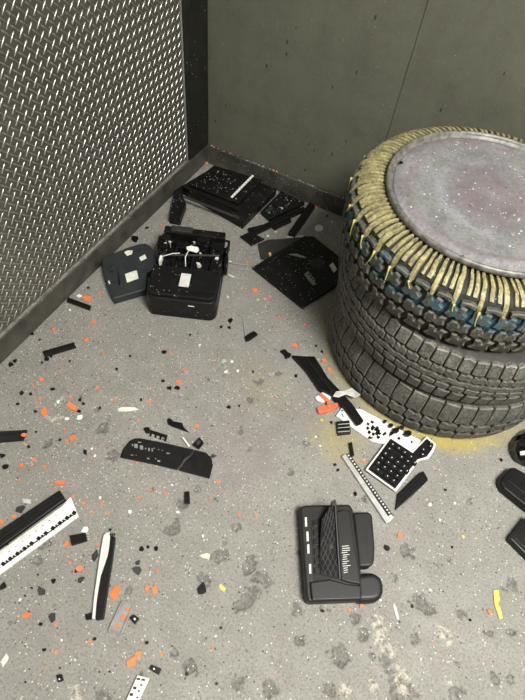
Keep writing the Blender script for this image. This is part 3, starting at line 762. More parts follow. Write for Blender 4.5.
wb2 = thing('keyboard_tray', (380, 428), 'long white keyboard backing plate with broken black contacts against the tyre foot', 'backing plate')
m = MB(); m.pix([(336, 415.5), (343.5, 405.5), (358, 409), (420, 442), (416, 450), (400, 447), (372, 441), (352, 427)], .010, .001); m.build('plate', M['white'], wb2, bevel=.0015)
m = MB(); m.pix([(358, 409), (361, 409), (421, 440.5), (419.5, 443)], .014, .0105); m.build('plate_lip', M['white'], wb2, bevel=.001)
rk = random.Random(12)
for i in range(26):
    t = rk.random(); x = 368 + t * 44 + rk.uniform(-3, 3); y = 424 + t * 19 + rk.uniform(-4, 5); s_ = rk.uniform(.8, 2.4)
    if i > 11: x, y = 372 + rk.uniform(-6, 8), 432 + rk.uniform(-5, 6)
    m = MB(); m.pix([(x + s_ * math.cos(a + rk.uniform(-.4, .4)), y + s_ * math.sin(a)) for a in (0, 1.4, 2.9, 4.4)], .0125, .0104); m.build('contact', M['black_clean'], wb2)
m = MB(); m.pix([(341, 410), (342.4, 409.4), (343, 411), (341.7, 411.6)], .0108, .0103); m.build('screw_hole', M['hole'], wb2)
dk = thing('small_connector', (344, 426), 'small dark connector box with metal edges below the white backing plate', 'connector')
m = MB(); m.pix([(336.5, 421.5), (349.5, 420), (351, 432.5), (338.5, 434)], .016, .001); m.build('housing', M['black_clean'], dk, bevel=.001)
for y in (424, 427.5, 431.5):
    m = MB(); m.pix([(338, y), (350, y - 1), (350, y - .2), (338, y + .8)], .0168, .0162); m.build('pin_strip', M['silver'], dk)
for x, y, r in ((396, 434, 3.5), (408, 437, 4), (402, 431, 2.5), (391, 429, 2.5), (385, 425, 2)):
    plain_prism('black_crumb', [(x + r * math.cos(k * .9 + x), y - 4 + r * .8 * math.sin(k * .9 + x)) for k in range(7)], .0095 + .014, M['black_clean'], 'black rubber crumb, %s along the far edge of the white backing plate' % {385: 'leftmost', 391: 'second from the left', 396: 'middle one', 402: 'second from the right', 408: 'rightmost'}[x], 'fragment', z0=.0145, bevel=.001, group='crumbs on the backing plate')

kb = thing('keyboard_fragment', (396, 462), 'broken corner of a black keyboard with number keys and a white underside edge', 'keyboard')
outl = [(365.5, 469.5), (390.6, 436), (413, 450.5), (427, 436), (436, 444), (434, 451), (429, 458.2), (419.5, 460.5), (396, 491.5)]
m = MB(); m.pix(outl, .016, .0115); m.build('white_edge', M['white'], kb, bevel=.001)
inn = [(368.5, 469), (391, 438.5), (413, 453), (427, 438.5), (434, 444.5), (432, 449.5), (427, 456.3), (418, 459), (395.4, 488.5)]
m = MB(); m.pix(inn, .021, .0162); m.build('key_bed', M['black_clean'], kb, bevel=.001)
P0 = np.array(at(369.5, 468.5, .024)[:2]); PU = np.array(at(394.6, 486, .024)[:2]) - P0; PV = np.array(at(391, 440.5, .024)[:2]) - P0
LU, LV = np.linalg.norm(PU), np.linalg.norm(PV); PU /= LU; PV /= LV
def key(u0, u1, v0, v1, mark=True):
    g = .0009
    q = [P0 + PU * a + PV * b for a, b in ((u0 + g, v0 + g), (u1 - g, v0 + g), (u1 - g, v1 - g), (u0 + g, v1 - g))]
    c = sum(q) / 4; m = MB(); n = 4
    vs = [(*p, .0212) for p in q] + [(*(p + (c - p) * .16), .0262) for p in q]
    a = np.cross(np.append(q[1] - q[0], 0), np.append(q[2] - q[0], 0))[2]
    fs = [(0, 1, 5, 4), (1, 2, 6, 5), (2, 3, 7, 6), (3, 0, 4, 7), (4, 5, 6, 7)]
    if a < 0: fs = [x[::-1] for x in fs]
    m.add(vs, fs); k = m.build('key', M['key'], kb)
    if mark:
        m = MB(); m.obox(tuple(c + PV * (v1 - v0) * .14), PU, .0026, .0034, .0263, .0266); m.build('key_print', M['print'], k)
kw = LU / 4.0; kh = LV / 6.1
for r in range(6):
    for c_ in range(4):
        if r == 0 and c_ == 1: continue
        if r == 4 and c_ == 1: continue
        key(c_ * kw, (c_ + (2 if (r == 0 and c_ == 0) else 1)) * kw, r * kh + (.0 if r < 4 else .003), (r + 1) * kh, True)
for k in range(4):
    a = np.array(at(405 + k * 7.2, 472 - k * 8.6, .024)[:2]); d = a - P0; key(d @ PU - .0075, d @ PU + .0075, d @ PV - .008, d @ PV + .008)
for k in range(2):
    a = np.array(at(413 + k * 7.2, 459.5 - k * 8.6, .024)[:2]) * 0 + np.array(at(420 + k * 7, 449.5 - k * 7, .024)[:2]); d = a - P0; key(d @ PU - .0068, d @ PU + .0068, d @ PV - .007, d @ PV + .007)

ss = thing('silver_channel', (367, 486), 'long silver channel strip with a dark perforated edge between keyboard and phone', 'channel strip')
m = MB(); m.pix([(342, 456), (345.5, 453.5), (390.5, 519.5), (386.5, 523)], .012, .001); m.build('channel_bar', M['silver'], ss, bevel=.0012)
m = MB(); m.pix([(346, 454.2), (349, 453), (394, 516), (391, 519)], .007, .001); m.build('perforated_edge', M['charcoal'], ss, bevel=.0006)
for k in range(22):
    t = (k + .5) / 22; x, y = 347.5 + t * 44.8, 454 + t * 63; m = MB(); m.pix([(x - .9, y - .5), (x + .5, y - .9), (x + 1.1, y + .4), (x - .3, y + .9)], .0080, .0071); m.build('hole_mark', M['offwhite'], ss)
m = MB(); m.pix([(386, 517.5), (391, 514.5), (394, 517), (388.5, 522.5)], .014, .0122); m.build('end_cap', M['white'], ss, bevel=.001)
plain_prism('black_peg', [(349, 443), (352, 441.5), (354.5, 455), (351.5, 456.5)], .012, M['black_clean'], 'short black peg at the upper end of the silver channel', 'plastic piece')
plain_prism('black_peg', [(331.5, 465), (334, 463), (341, 470), (338.5, 471)], .007, M['black_clean'], 'thin black splinter left of the silver channel', 'plastic piece') if False else None
rb = thing('ribbed_piece', (411, 490), 'black ribbed plastic wedge below the keyboard fragment', 'plastic piece')
m = MB(); m.pix([(395.5, 510), (397.5, 494), (419, 473), (423.5, 471), (428, 478.5), (413, 494)], .008, .001); m.build('wedge', M['black_clean'], rb, bevel=.0015)
for k in range(4):
    o_ = k * 3.0; m = MB(); m.pix([(398 + o_ * .5, 497 + o_), (399 + o_ * .5, 496 + o_), (420 + o_ * .8, 474.5 + o_ * .5), (421 + o_ * .8, 475.5 + o_ * .5)], .0118, .0082); m.build('rib', M['black_satin'], rb)

# --- desk phone
ph = thing('desk_phone', (340, 555), 'black desk phone lying face down showing its ports, vents and raised stand flap', 'telephone')
m = MB(); m.pix([(300, 506.5), (306, 505), (350, 504), (353, 509), (357, 540), (361, 570), (363, 586), (361, 600), (312, 602), (307.5, 601), (306, 596), (302, 540)], .046, .001); m.build('body', M['phone'], ph, bevel=.006, seg=3)
# raised back half
m = MB(); m.pix([(336, 512), (343, 509.5), (350, 511), (361, 584), (349, 582), (341, 579)], .060, .0465); m.build('back_cover', M['phone'], ph, bevel=.003)
m = MB(); m.pix([(311, 516), (328, 515.5), (332, 582), (314, 582)], .0478, .0465); m.build('port_bay', M['hole'], ph, bevel=.0005)
for x, y, w_, h_ in ((306, 522, 1.2, 4.6), (307.6, 536.5, 1.2, 4.8), (308.4, 549, 1.2, 4.6), (310.2, 569, 1.2, 4.8)):
    m = MB(); m.pix([(x - w_, y - h_), (x + w_ - .4, y - h_ - .3), (x + w_, y + h_ - .3), (x - w_ + .4, y + h_)], .0475, .0465); m.build('port_label', M['offwhite'], ph)
for k in range(6):
    y = 523 + k * 9.5
    for dx in (0, 6.2):
        x = 315.5 + dx + k * .35; m = MB(); m.pix([(x - 2.4, y - 3), (x + 2.4, y - 3.3), (x + 2.6, y + 2.6), (x - 2.2, y + 3)], .0525, .0480); m.build('socket', M['black_satin'], ph, bevel=.0008)
# stand flap: a latticed triangular wing standing up from the hinge line
A, B, C_ = at(318, 574, .0485), at(340, 579, .062), at(335, 500, .092)
D_ = tuple(np.array(A) + (np.array(C_) - np.array(B)) * .70 + (np.array(B) - np.array(A)) * .30)
m = MB(); pts = [np.array(p) for p in (A, B, C_, D_)]; nn = np.cross(pts[1] - pts[0], pts[2] - pts[0]); nn = nn / np.linalg.norm(nn) * .004
if nn[2] < 0: nn = -nn
vs = [tuple(p - nn) for p in pts] + [tuple(p) for p in pts]
fs = [(4, 5, 6, 7), (3, 2, 1, 0), (0, 1, 5, 4), (1, 2, 6, 5), (2, 3, 7, 6), (3, 0, 4, 7)]
m.add(vs, fs); fl_ = m.build('stand_flap', M['black_clean'], ph)
def onflap(s, t):
    e = (pts[0] * (1 - s) + pts[1] * s) * (1 - t) + (pts[3] * (1 - s) + pts[2] * s) * t
    return e + nn * .25
for k in range(-7, 9):
    for sgn in (1, -1):
        q = []
        for i in range(9):
            t = i / 8; s_ = k / 4.0 + sgn * t * 1.6 + (0 if sgn > 0 else .4)
            if 0.03 <= s_ <= .97: q.append(tuple(onflap(s_, t)))
        if len(q) > 1: m = MB(); m.tube(q, .0012, 4); m.build('lattice_rib', M['grey_dark'], fl_)
m = MB(); m.tube([tuple(pts[1] + nn), tuple(pts[2] + nn)], .0025, 6); m.build('flap_edge', M['phone'], fl_)
c = onflap(.88, .98); m = MB(); m.prism([(c[0] + .008 * math.cos(k * .785), c[1] + .008 * math.sin(k * .785)) for k in range(8)], c[2] + .006, c[2] - .006); m.build('flap_knob', M['charcoal'], fl_, bevel=.001)
c = onflap(.62, .42); m = MB(); m.prism([(c[0] + .007 * math.cos(k * .785), c[1] + .007 * math.sin(k * .785)) for k in range(8)], c[2] + .004, c[2] - .001); m.build('latch', M['charcoal'], fl_, bevel=.001)
for k in range(15):
    y = 520 + k * 2.7; x = 351 + k * .36; m = MB(); m.pix([(x - 1.6, y - .5), (x + 1.6, y - .8), (x + 1.7, y + .1), (x - 1.5, y + .4)], .0612, .0602); m.build('vent_slot', M['hole'], ph)
rl = random.Random(5)
for k in range(13):
    y = 546 + k * 2.2; x0 = 341.5 + rl.uniform(-.3, .8) + k * .15; x1 = x0 + rl.uniform(3.5, 8.0); m = MB(); m.pix([(x0, y), (x1, y - .7), (x1, y - .1), (x0, y + .6)], .0608, .0602); m.build('label_print', M['print'], ph)
for x, y in ((342, 524), (360, 573)):
    m = MB(); m.pix([(x + 1.2 * math.cos(a), y + 1.2 * math.sin(a)) for a in (0, .8, 1.6, 2.4, 3.1, 3.9, 4.7, 5.5)], .0609, .0602); m.build('screw_hole', M['hole'], ph)
m = MB(); m.pix([(356, 573.5), (372, 572), (378, 573.5), (382, 578), (384, 585), (384, 592), (381.5, 598), (377, 601), (370, 602), (357, 602)], .048, .001); m.build('mouthpiece', M['phone'], ph, bevel=.014, seg=5)
m = MB(); m.pix([(353, 512), (369, 511.5), (372.5, 515), (375, 545), (374.5, 562), (371, 566.5), (359, 567)], .042, .001); m.build('earpiece', M['phone'], ph, bevel=.010, seg=4)
m = MB(); m.pix([(310, 582), (330, 579), (348, 584), (361, 585), (361.5, 599), (312, 600.5)], .054, .0465); m.build('side_swell', M['phone'], ph, bevel=.007, seg=3)

# --- cracked black strip on the open floor
def cracked(pts, label, marks, nm='cracked_cover'):
    t = empty(nm, (*at(*pts[0])[:2], 0), label, 'cover strip'); m = MB(); m.pix(pts, .0085, .001); m.build('cover', M['black_satin'], t, bevel=.0015)
    for x, y, w_, h_ in marks:
        m = MB(); m.pix([(x - w_, y - h_), (x + w_, y - h_ + .4), (x + w_, y + h_), (x - w_, y + h_ - .4)], .0091, .0086); m.build('slot', M['grey'], t)
    return t
cracked([(120, 457), (123, 449), (129, 441), (134, 438.3), (139.5, 437.8), (162.4, 442.3), (194, 449.3), (189, 456.5), (184, 460), (181, 465), (177, 469.4), (152, 463.5)], 'longer half of a cracked black rounded cover strip with pale slots', ((136, 446, 1.7, 2.2), (141.5, 447.5, 1.6, 2.2), (139.5, 442.2, 1.6, .6), (132.5, 445, .6, 1.2), (145.5, 448.5, .6, .9), (149, 449.5, .7, 1.8), (152.2, 450, .6, 1.8), (154, 448.2, .7, .6), (158.5, 449.6, .7, .5), (162.3, 450.4, .6, .5), (168, 453.2, 1.6, .7), (132, 455, 1.2, .7), (136, 455.2, .6, .5), (148.3, 458.5, 1.2, .9), (155.6, 458.6, .5, .6), (158.8, 461, 1.4, 1.0)))
cracked([(195, 449.6), (206.4, 452.6), (211.5, 458), (213, 464.7), (209.6, 478.2), (178.4, 469.8), (182.4, 465), (185.4, 460.6), (190, 457)], 'shorter blank half of a cracked black rounded cover strip', ())
co = thing('toothed_strip', (155, 433), 'small black toothed strip above the cracked cover', 'plastic piece')
m = MB(); m.pix([(143.5, 429), (145, 427), (149, 427), (150, 429.5), (167.5, 435), (166.5, 437.6), (150, 432.5), (146, 432.8)], .008, .001); m.build('spine', M['black_clean'], co, bevel=.001)
for k in range(4):
    x, y = 150.5 + k * 4.9, 432 + k * 1.7; m = MB(); m.pix([(x, y), (x + 1.6, y + .5), (x + .6, y + 4), (x - 1, y + 3.5)], .006, .001); m.build('tooth', M['black_clean'], co)
plain_prism('pointed_shard', [(167, 420), (168, 418), (171, 418.4), (173, 421), (182, 422.5), (184, 427), (189, 432), (183, 430), (172.5, 426.3), (168, 424)], .007, M['black_clean'], 'black pointed blade-like shard above the toothed strip', 'shard')
cn = thing('black_connector', (198, 443), 'black plug connector with a tab at the edge of the cracked cover', 'connector')
m = MB(); m.pix([(192.6, 444.5), (199.5, 437), (204, 443), (199, 449)], .014, .0095); m.build('housing', M['black_clean'], cn, bevel=.001)
m = MB(); m.pix([(196, 442.5), (199, 439.5), (201, 442), (198, 445.5)], .017, .0142); m.build('tab', M['charcoal'], cn, bevel=.0006)
plain_prism('white_sliver', [(182, 437.5), (183.5, 437), (190, 445.6), (188.6, 446.6)], .011, M['white'], 'white sliver lying beside the black plug connector', 'plastic piece', z0=.0095, bevel=.0005)
plain_prism('black_tab', [(184.4, 491.5), (189.5, 491), (190, 503.3), (184.8, 503.8)], .010, M['black_clean'], 'small upright black tab below the cracked cover', 'plastic piece')

# --- bars at the left edge
lb = thing('hinge_bar', (30, 518), 'long black grooved bar beside the white toothed bar at the left edge', 'bar')
m = MB(); m.pix([(-26, 547), (59.5, 490), (65.5, 499), (-26, 566)], .016, .001); m.build('bar_body', M['black_clean'], lb, bevel=.002)
for o_ in (2.6, 5.4):
    m = MB(); m.pix([(-26, 547 + o_ * 2), (59.8 + o_ * .55, 490.2 + o_ * .9), (60.3 + o_ * .55, 491 + o_ * .9), (-26, 548 + o_ * 2)], .0185, .0162); m.build('groove_rib', M['black_satin'], lb)
wb3 = thing('toothed_bar', (40, 535), 'white plastic bar with a row of black teeth at the left edge', 'bar')
m = MB(); m.pix([(-24, 568), (62, 506), (70.5, 496.5), (74, 505), (78.5, 516), (4.6, 570.5), (-20, 588)], .010, .001); m.build('bar_body', M['white'], wb3, bevel=.0015)
m = MB(); m.pix([(-24, 569), (62, 507.5), (63, 509.5), (-22, 572)], .0135, .0102); m.build('raised_edge', M['offwhite'], wb3, bevel=.0008)
for k in range(21):
    t = k / 20; x, y = 3 + t * 71, 564 - t * 51
    if k in (9, 13): continue
    s_ = 2.6 if k % 2 == 0 else 1.5
    m = MB(); m.pix([(x - s_, y + s_ * .2), (x - .2 * s_, y - s_), (x + s_, y - s_ * .5), (x + s_ * .4, y + s_ * .8)], .0122, .0102); m.build('tooth', M['black_clean'], wb3)
m = MB(); m.pix([(2, 565.5), (74, 513.5), (74.5, 514.5), (2.6, 566.5)], .0108, .0102); m.build('slit', M['hole'], wb3)
for k in range(9):
    t = (k + .5) / 9; x, y = 6 + t * 60, 554 - t * 46; m = MB(); m.pix([(x - 1, y), (x + .6, y - 1), (x + 1, y - .4), (x - .6, y + .6)], .0108, .0102); m.build('pin_hole', M['hole'], wb3)

# --- black and white strip
bw = thing('trim_strip', (102, 577), 'narrow black strip with a tapering white backing standing upright on the floor, small foot', 'strip')
m = MB(); m.pix([(110.5, 535), (115, 536.5), (112, 560), (103, 618.5), (95.6, 620), (97.5, 600), (101, 577), (108, 556)], .020, .001); m.build('black_face', M['black_clean'], bw, bevel=.0015)
m = MB(); m.pix([(103.2, 535.5), (106, 532.4), (110, 532.2), (110, 546), (107.4, 556), (100.6, 576), (96.5, 600), (95, 619), (91.8, 618.6), (94, 595), (99, 560)], .017, .001); m.build('white_back', M['offwhite'], bw, bevel=.0015)
m = MB(); m.pix([(85, 614.5), (91.6, 612.5), (92, 619), (86, 620)], .010, .001); m.build('foot', M['black_clean'], bw, bevel=.001)
for k in range(3):
    m = MB(); m.pix([(109.6 + k * 2, 535), (110.4 + k * 2, 532.8), (111.2 + k * 2, 533.2), (111 + k * 2, 536)], .0215, .0195); m.build('torn_tip', M['black_clean'], bw)

# --- grey tray with orange chips
gt = thing('shallow_tray', (121, 617), 'small grey clear plastic tray holding three orange shards', 'tray')
m = MB(); m.pix([(122, 601.5), (133.5, 604.6), (121, 634), (108.5, 630.8)], .003, .001); m.build('tray_floor', M['grey'], gt)
for a, b in (((122, 601.5), (133.5, 604.6)), ((133.5, 604.6), (121, 634)), ((121, 634), (108.5, 630.8)), ((108.5, 630.8), (122, 601.5))):
    p, q = at(*a, .008), at(*b, .008); u = np.array(q[:2]) - np.array(p[:2]); L = float(np.linalg.norm(u)); u = u / L
    m = MB(); m.obox(((p[0] + q[0]) / 2, (p[1] + q[1]) / 2), u, L, .004, .0032, .009); m.build('tray_rim', M['grey'], gt, bevel=.0006)
bs = thing('black_switch', (134, 619), 'small black square switch beside the grey tray', 'switch')
m = MB(); m.pix([(129.5, 618), (134, 614.4), (139.5, 618.4), (134.6, 624.4)], .011, .001); m.build('switch_body', M['black_clean'], bs, bevel=.001)
m = MB(); m.pix([(133.4, 618.6), (135, 617.6), (136, 619.4), (134.4, 620.6)], .0116, .0112); m.build('print_mark', M['print'], bs)
ws = thing('slotted_bracket', (138, 688), 'white slotted metal bracket at the bottom edge of the view', 'bracket')
m = MB(); m.pix([(137.5, 675), (149.5, 678), (136, 708), (124, 704.5)], .010, .001); m.build('plate', M['offwhite'], ws, bevel=.001)
for x, y, w_, h_ in ((138.6, 679, 1.8, 1.2), (143.4, 679.8, 1.8, 1.2), (141.4, 685, 1.2, 1.0), (135, 688, 1.6, 1.5), (139, 691, 1.0, 1.0), (131.6, 694.5, 1.6, 1.6), (137.5, 697.5, 1.0, 1.0)):
    m = MB(); m.pix([(x - w_, y - h_), (x + w_, y - h_ + .4), (x + w_ - .4, y + h_), (x - w_ - .4, y + h_ - .4)], .0106, .0102); m.build('slot', M['hole'], ws)

# --- sticks by the left wall
def stick(pts, z, label):
    t = empty('plastic_stick', (*at(*pts[0])[:2], 0), label, 'stick')
    m = MB(); m.pix(pts, z, .001); m.build('stick_body', M['black_satin'], t, bevel=.001)
    a, b, c_, d = pts; g = [((p[0] * .8 + q[0] * .2), (p[1] * .8 + q[1] * .2)) for p, q in ((a, d), (b, c_))]; g2 = [((p[0] * .6 + q[0] * .4), (p[1] * .6 + q[1] * .4)) for p, q in ((b, c_), (a, d))]
    m = MB(); m.pix(g + g2, z + .001, z + .0002); m.build('groove', M['black_clean'], t)
stick([(42.4, 351), (74, 342), (76, 347), (44.3, 356.6)], .008, 'flat black stick lying clear of the left kerb')
stick([(68, 297), (91, 305.5), (89.8, 310), (66.4, 301.4)], .007, 'short black stick pointing to the left kerb by an orange shard')
stick([(-16, 432), (27, 429.6), (23, 440), (-16, 443)], .009, 'broad black stick cut off by the left edge of the view')

# --- devices at the right edge
r1 = thing('phone_handset', (522, 488), 'rounded black handset near the tyre foot at the right edge', 'handset')
m = MB(); m.pix([(500.5, 482), (501.5, 477), (506, 472.5), (511, 467.4), (515, 467), (560, 492), (556, 528), (525, 505.5), (504, 488.5)], .034, .001); m.build('shell', M['black_clean'], r1, bevel=.006, seg=3)
m = MB(); m.pix([(508, 480), (513, 473.5), (556, 498), (552, 516)], .0358, .0345); m.build('inset', M['black_clean'], r1, bevel=.001)
r2 = thing('black_console', (524, 535), 'square-cornered black console cut off by the right edge, nearest the viewer', 'console')
m = MB(); m.pix([(510, 538), (527, 516), (575, 548), (552, 585), (530, 558)], .030, .001); m.build('shell', M['black_satin'], r2, bevel=.003)
m = MB(); m.pix([(515, 538), (528, 521), (565, 547), (548, 570)], .0318, .0305); m.build('inset', M['black_satin'], r2, bevel=.001)
m = MB()
rc = random.Random(21); ring = [(509, 452), (508.5, 444), (513, 437), (520, 431), (530, 427), (545, 430), (552, 446), (548, 462), (536, 468), (524, 466), (514, 461)]
n = len(ring); vs = [at(x, y, .004) for x, y in ring]; vs += [tuple(np.array(at(x + (530 - x) * .3 + rc.uniform(-2, 2), y + (447 - y) * .3 + rc.uniform(-2, 2), .03)) + np.array([0, 0, rc.uniform(-.012, .022)])) for x, y in ring]
vs += [tuple(np.array(at(x + (530 - x) * .65, y + (447 - y) * .65, .04)) + np.array([0, 0, rc.uniform(-.012, .014)])) for x, y in ring] + [at(530, 447, .045)]
vs += [(v_[0], v_[1], .001) for v_ in vs[:n]]
fs = [(3 * n + 1 + i, 3 * n + 1 + (i + 1) % n, (i + 1) % n, i) for i in range(n)]
for k in range(2):
    for i in range(n):
        j = (i + 1) % n; fs += [(k * n + i, k * n + j, (k + 1) * n + j), (k * n + i, (k + 1) * n + j, (k + 1) * n + i)]
fs += [(2 * n + i, 2 * n + (i + 1) % n, 3 * n) for i in range(n)] + [tuple(3 * n + 1 + i for i in range(n))[::-1]]
m.add(vs, fs); bag = m.build('crumpled_shell', M['gloss']); tag(bag, 'crumpled glossy black shell against the tyre at the right edge', 'shell')
plain_prism('small_white_square', [(520, 451.5), (524.5, 450.5), (525, 454.5), (521, 455)], .052, M['white'], 'tiny white square stuck on the crumpled glossy shell', 'sticker', z0=.047, bevel=.0003)

# ------------------------------------------------------------------ single shards, each where the photo shows it
LAND = [('the black desk phone', 342, 552), ('the cracked black cover strip', 167, 458), ('the smashed printer', 187, 280), ('the square black screen panel', 297, 270),
        ('the keyboard fragment', 397, 462), ('the torn black keyboard rail', 318, 378), ('the white toothed bar', 38, 535), ('the black and white strip', 102, 577),
        ('the small grey tray', 121, 617), ('the flat black stick', 60, 350), ('the white smear on the floor', 58, 410), ('the slotted white bracket', 138, 690),
        ('the slate grey telephone base', 130, 270), ('the flat black media player', 228, 192), ('the long yellow sliver', 497, 603), ('the broad black left-edge stick', 8, 436),
        ('the big dark floor pit', 252, 582), ('the white angular flake', 5, 660), ('the tiny green crumb', 223, 365), ('the pale floor chips', 410, 660)]
PEND = []
def nearest(px, py): return min(LAND, key=lambda l: (l[1] - px) ** 2 + (l[2] - py) ** 2)[0]
SCALE = 350.0
def shard(name, px, py, s, mat, label=None, cat='shard', asp=1.0, thick=.003, seed=None, z=.0006, word=None, n=None, ang=None, round_=False):
    r_ = random.Random(seed if seed is not None else int(px * 31 + py * 17)); c = at(px, py, z)
    R_ = s * (.92 if label else .84) / 2 / (F / (CAM - np.array(c)).dot(RW[:, 2])); n = n or r_.randint(4, 7); th = ang if ang is not None else r_.uniform(0, 6.28)
    poly = []
    for k in range(n):
        a = 2 * math.pi * (k + (0 if round_ else r_.uniform(-.3, .3))) / n; q = R_ * (1 if round_ else r_.uniform(.6, 1.15))
        x, y = q * math.cos(a) * asp, q * math.sin(a) / max(asp, .6) if asp > 1 else q * math.sin(a)
        poly.append((x * math.cos(th) - y * math.sin(th), x * math.sin(th) + y * math.cos(th)))
    tx, ty = r_.uniform(-.08, .08), r_.uniform(-.08, .08); T = thick * r_.uniform(.8, 1.3)
    vs = [(x, y, 0.0) for x, y in poly] + [(x * .95, y * .95, T + tx * x + ty * y) for x, y in poly]
    fs = [tuple(range(n))[::-1], tuple(range(n, 2 * n))] + [(i, (i + 1) % n, n + (i + 1) % n, n + i) for i in range(n)]
    o = link(name, meshdata(name, vs, fs, [mat]), None, c)
    if label: tag(o, label, cat)
    else:
        PEND.append((o, word, px, py)); tag(o, word, cat, f'{word}s scattered on the floor')
    return o
ORBIG = [(116, 592, 14, 'large rounded orange shard above the grey tray'), (131, 663, 15, 'largest orange shard, above the slotted white bracket'), (138, 654, 8, 'orange shard touching the largest orange shard'),
         (72, 407, 11, 'pointed orange shard right of the white smear'), (44.5, 411.6, 11, 'rounded orange shard left of the white smear'), (155, 590, 9, 'right one of two touching orange shards right of the upright strip'),
         (147, 589, 6.5, 'left one of two touching orange shards right of the upright strip'), (26, 616, 10, 'lone orange shard in the lower left of the floor'), (60, 483, 9, 'long orange shard above the tip of the black grooved bar'),
         (79, 569, 9, 'narrow orange shard left of the upright black and white strip'), (86.5, 298.6, 8.5, 'orange shard behind the short black stick near the left kerb'), (255, 291, 8, 'orange shard left of the square screen panel'),
         (400, 535, 8, 'red-orange shard right of the desk phone'), (489, 612, 6.5, 'pinkish orange shard beside the long yellow sliver'), (67, 544, 7, 'orange shard beside the black block with a white tab'),
         (206, 163, 6.5, 'red-orange shard in the very corner behind the flat player'), (73, 438, 8, 'orange shard below the pointed orange shard'), (295, 346, 7, 'orange shard above the torn tip of the keyboard rail'), (324, 361, 7, 'orange shard between keyboard rail and tyre')]
for x, y, s_, lab in ORBIG:
    shard('orange_shard', x, y, s_, M['orange'], lab, asp=1.25 if s_ > 7 else 1.1, thick=.004)
for k, (x, y, s_) in enumerate(((127.6, 609.5, 6), (123, 617.5, 7), (117.3, 626, 6.5))):
    shard('orange_shard', x, y, s_, M['orange'], ('orange shard in the upper end of the grey tray', 'middle orange shard in the grey tray', 'orange shard in the lower end of the grey tray')[k], z=.0034)
shard('orange_shard', 24, 435, 5.5, M['orange'], 'orange shard on the tip of the broad black stick', z=.0105)
for x, y, s_ in ((73, 496, 5), (14, 517, 6), (83.5, 504, 5), (102, 503.5, 5), (108.5, 513, 4.5), (93, 512, 4), (151, 490, 4.5), (70, 562, 4), (57, 624, 5.5), (90, 641, 5.5), (56.5, 652, 6), (161, 653.5, 6),
                 (131, 699, 4), (54, 330, 5.5), (93.5, 322, 6.5), (87, 340, 6), (41.6, 379, 6.5), (98, 388, 5.5), (71, 397, 6), (114.6, 400, 5.5), (65, 430, 4), (22, 465.5, 6.5), (40, 399, 4), (67, 441, 4), (34, 460, 5),
                 (100, 294, 4.5), (119.5, 299, 6), (161, 225, 5.5), (178, 382, 7), (184, 370, 5), (149, 402, 7), (197, 426, 6), (139, 420, 4), (334, 200, 4), (330, 210, 5), (316, 206.5, 4.5), (329, 370, 5.5), (363.5, 461, 5),
                 (349, 610, 6), (361, 606, 5.5), (239, 513.7, 5), (256, 516, 4.5), (157.6, 571, 4.5), (212.5, 648.5, 4), (137, 463, 4.5), (217.6, 481, 5.5), (165.6, 493.5, 4), (139.6, 497, 4.5), (104, 353, 3.5), (1, 522, 7),
                 (170, 352, 4), (270, 297, 4), (305, 325, 4), (60, 372, 3.5), (33, 385, 4), (280, 317, 4), (98, 545, 4), (20, 480, 4), (210, 500, 3.5), (45, 467, 5), (247, 262, 4)):
    shard('orange_shard', x, y, s_, M['orange'], word='small orange shard', thick=.003)
for x, y, s_ in ((273.5, 169.5, 5), (214, 149.5, 3.5), (230, 155, 3.5)):
    p = on_back(x, y, -.008); o = shard('orange_shard', 300, 300, s_ * 1.3, M['orange'], 'x', seed=int(x)); o.location = (p[0], -.008, KH + .0005)
    o.scale = (.55, .55, .8); o['label'] = {273: 'orange shard on top of the back kerb above the drive tray', 214: 'tiny orange crumb on the back kerb nearest the corner post', 230: 'tiny orange crumb on the back kerb behind the flat player'}[int(x)]
BLBIG = [(202, 589, 14, 'big black angular flake left of the dark floor pit', 'black_clean'), (95, 555.5, 11, 'dark grey flake touching the upright black and white strip', 'charcoal'), (137.5, 571, 11, 'dark grey flake above the pair of touching orange shards', 'charcoal'),
         (138, 563, 6, 'small dark grey flake on top of a larger dark grey one', 'charcoal'), (20, 509, 11, 'dark grey flake touching the black grooved bar', 'charcoal'), (52.6, 618, 12, 'black triangular flake left of the upright strip foot', 'charcoal'),
         (41, 592, 10, 'dark grey flake below the white toothed bar', 'charcoal'), (135, 239, 9, 'ragged black flake between the kerb and the slate telephone base', 'black_clean'), (213.8, 456, 7.5, 'rounded grey flake at the right end of the cracked cover', 'charcoal'),
         (387, 548, 8, 'black flake right of the phone mouthpiece', 'black_clean'), (85, 452, 8, 'black triangular flake below the pointed orange shard', 'black_clean'), (80.6, 580, 9, 'dark flake below the narrow orange shard', 'charcoal')]
for x, y, s_, lab, mt in BLBIG: shard('black_flake', x, y, s_, M[mt], lab, 'flake', asp=1.15, thick=.004)
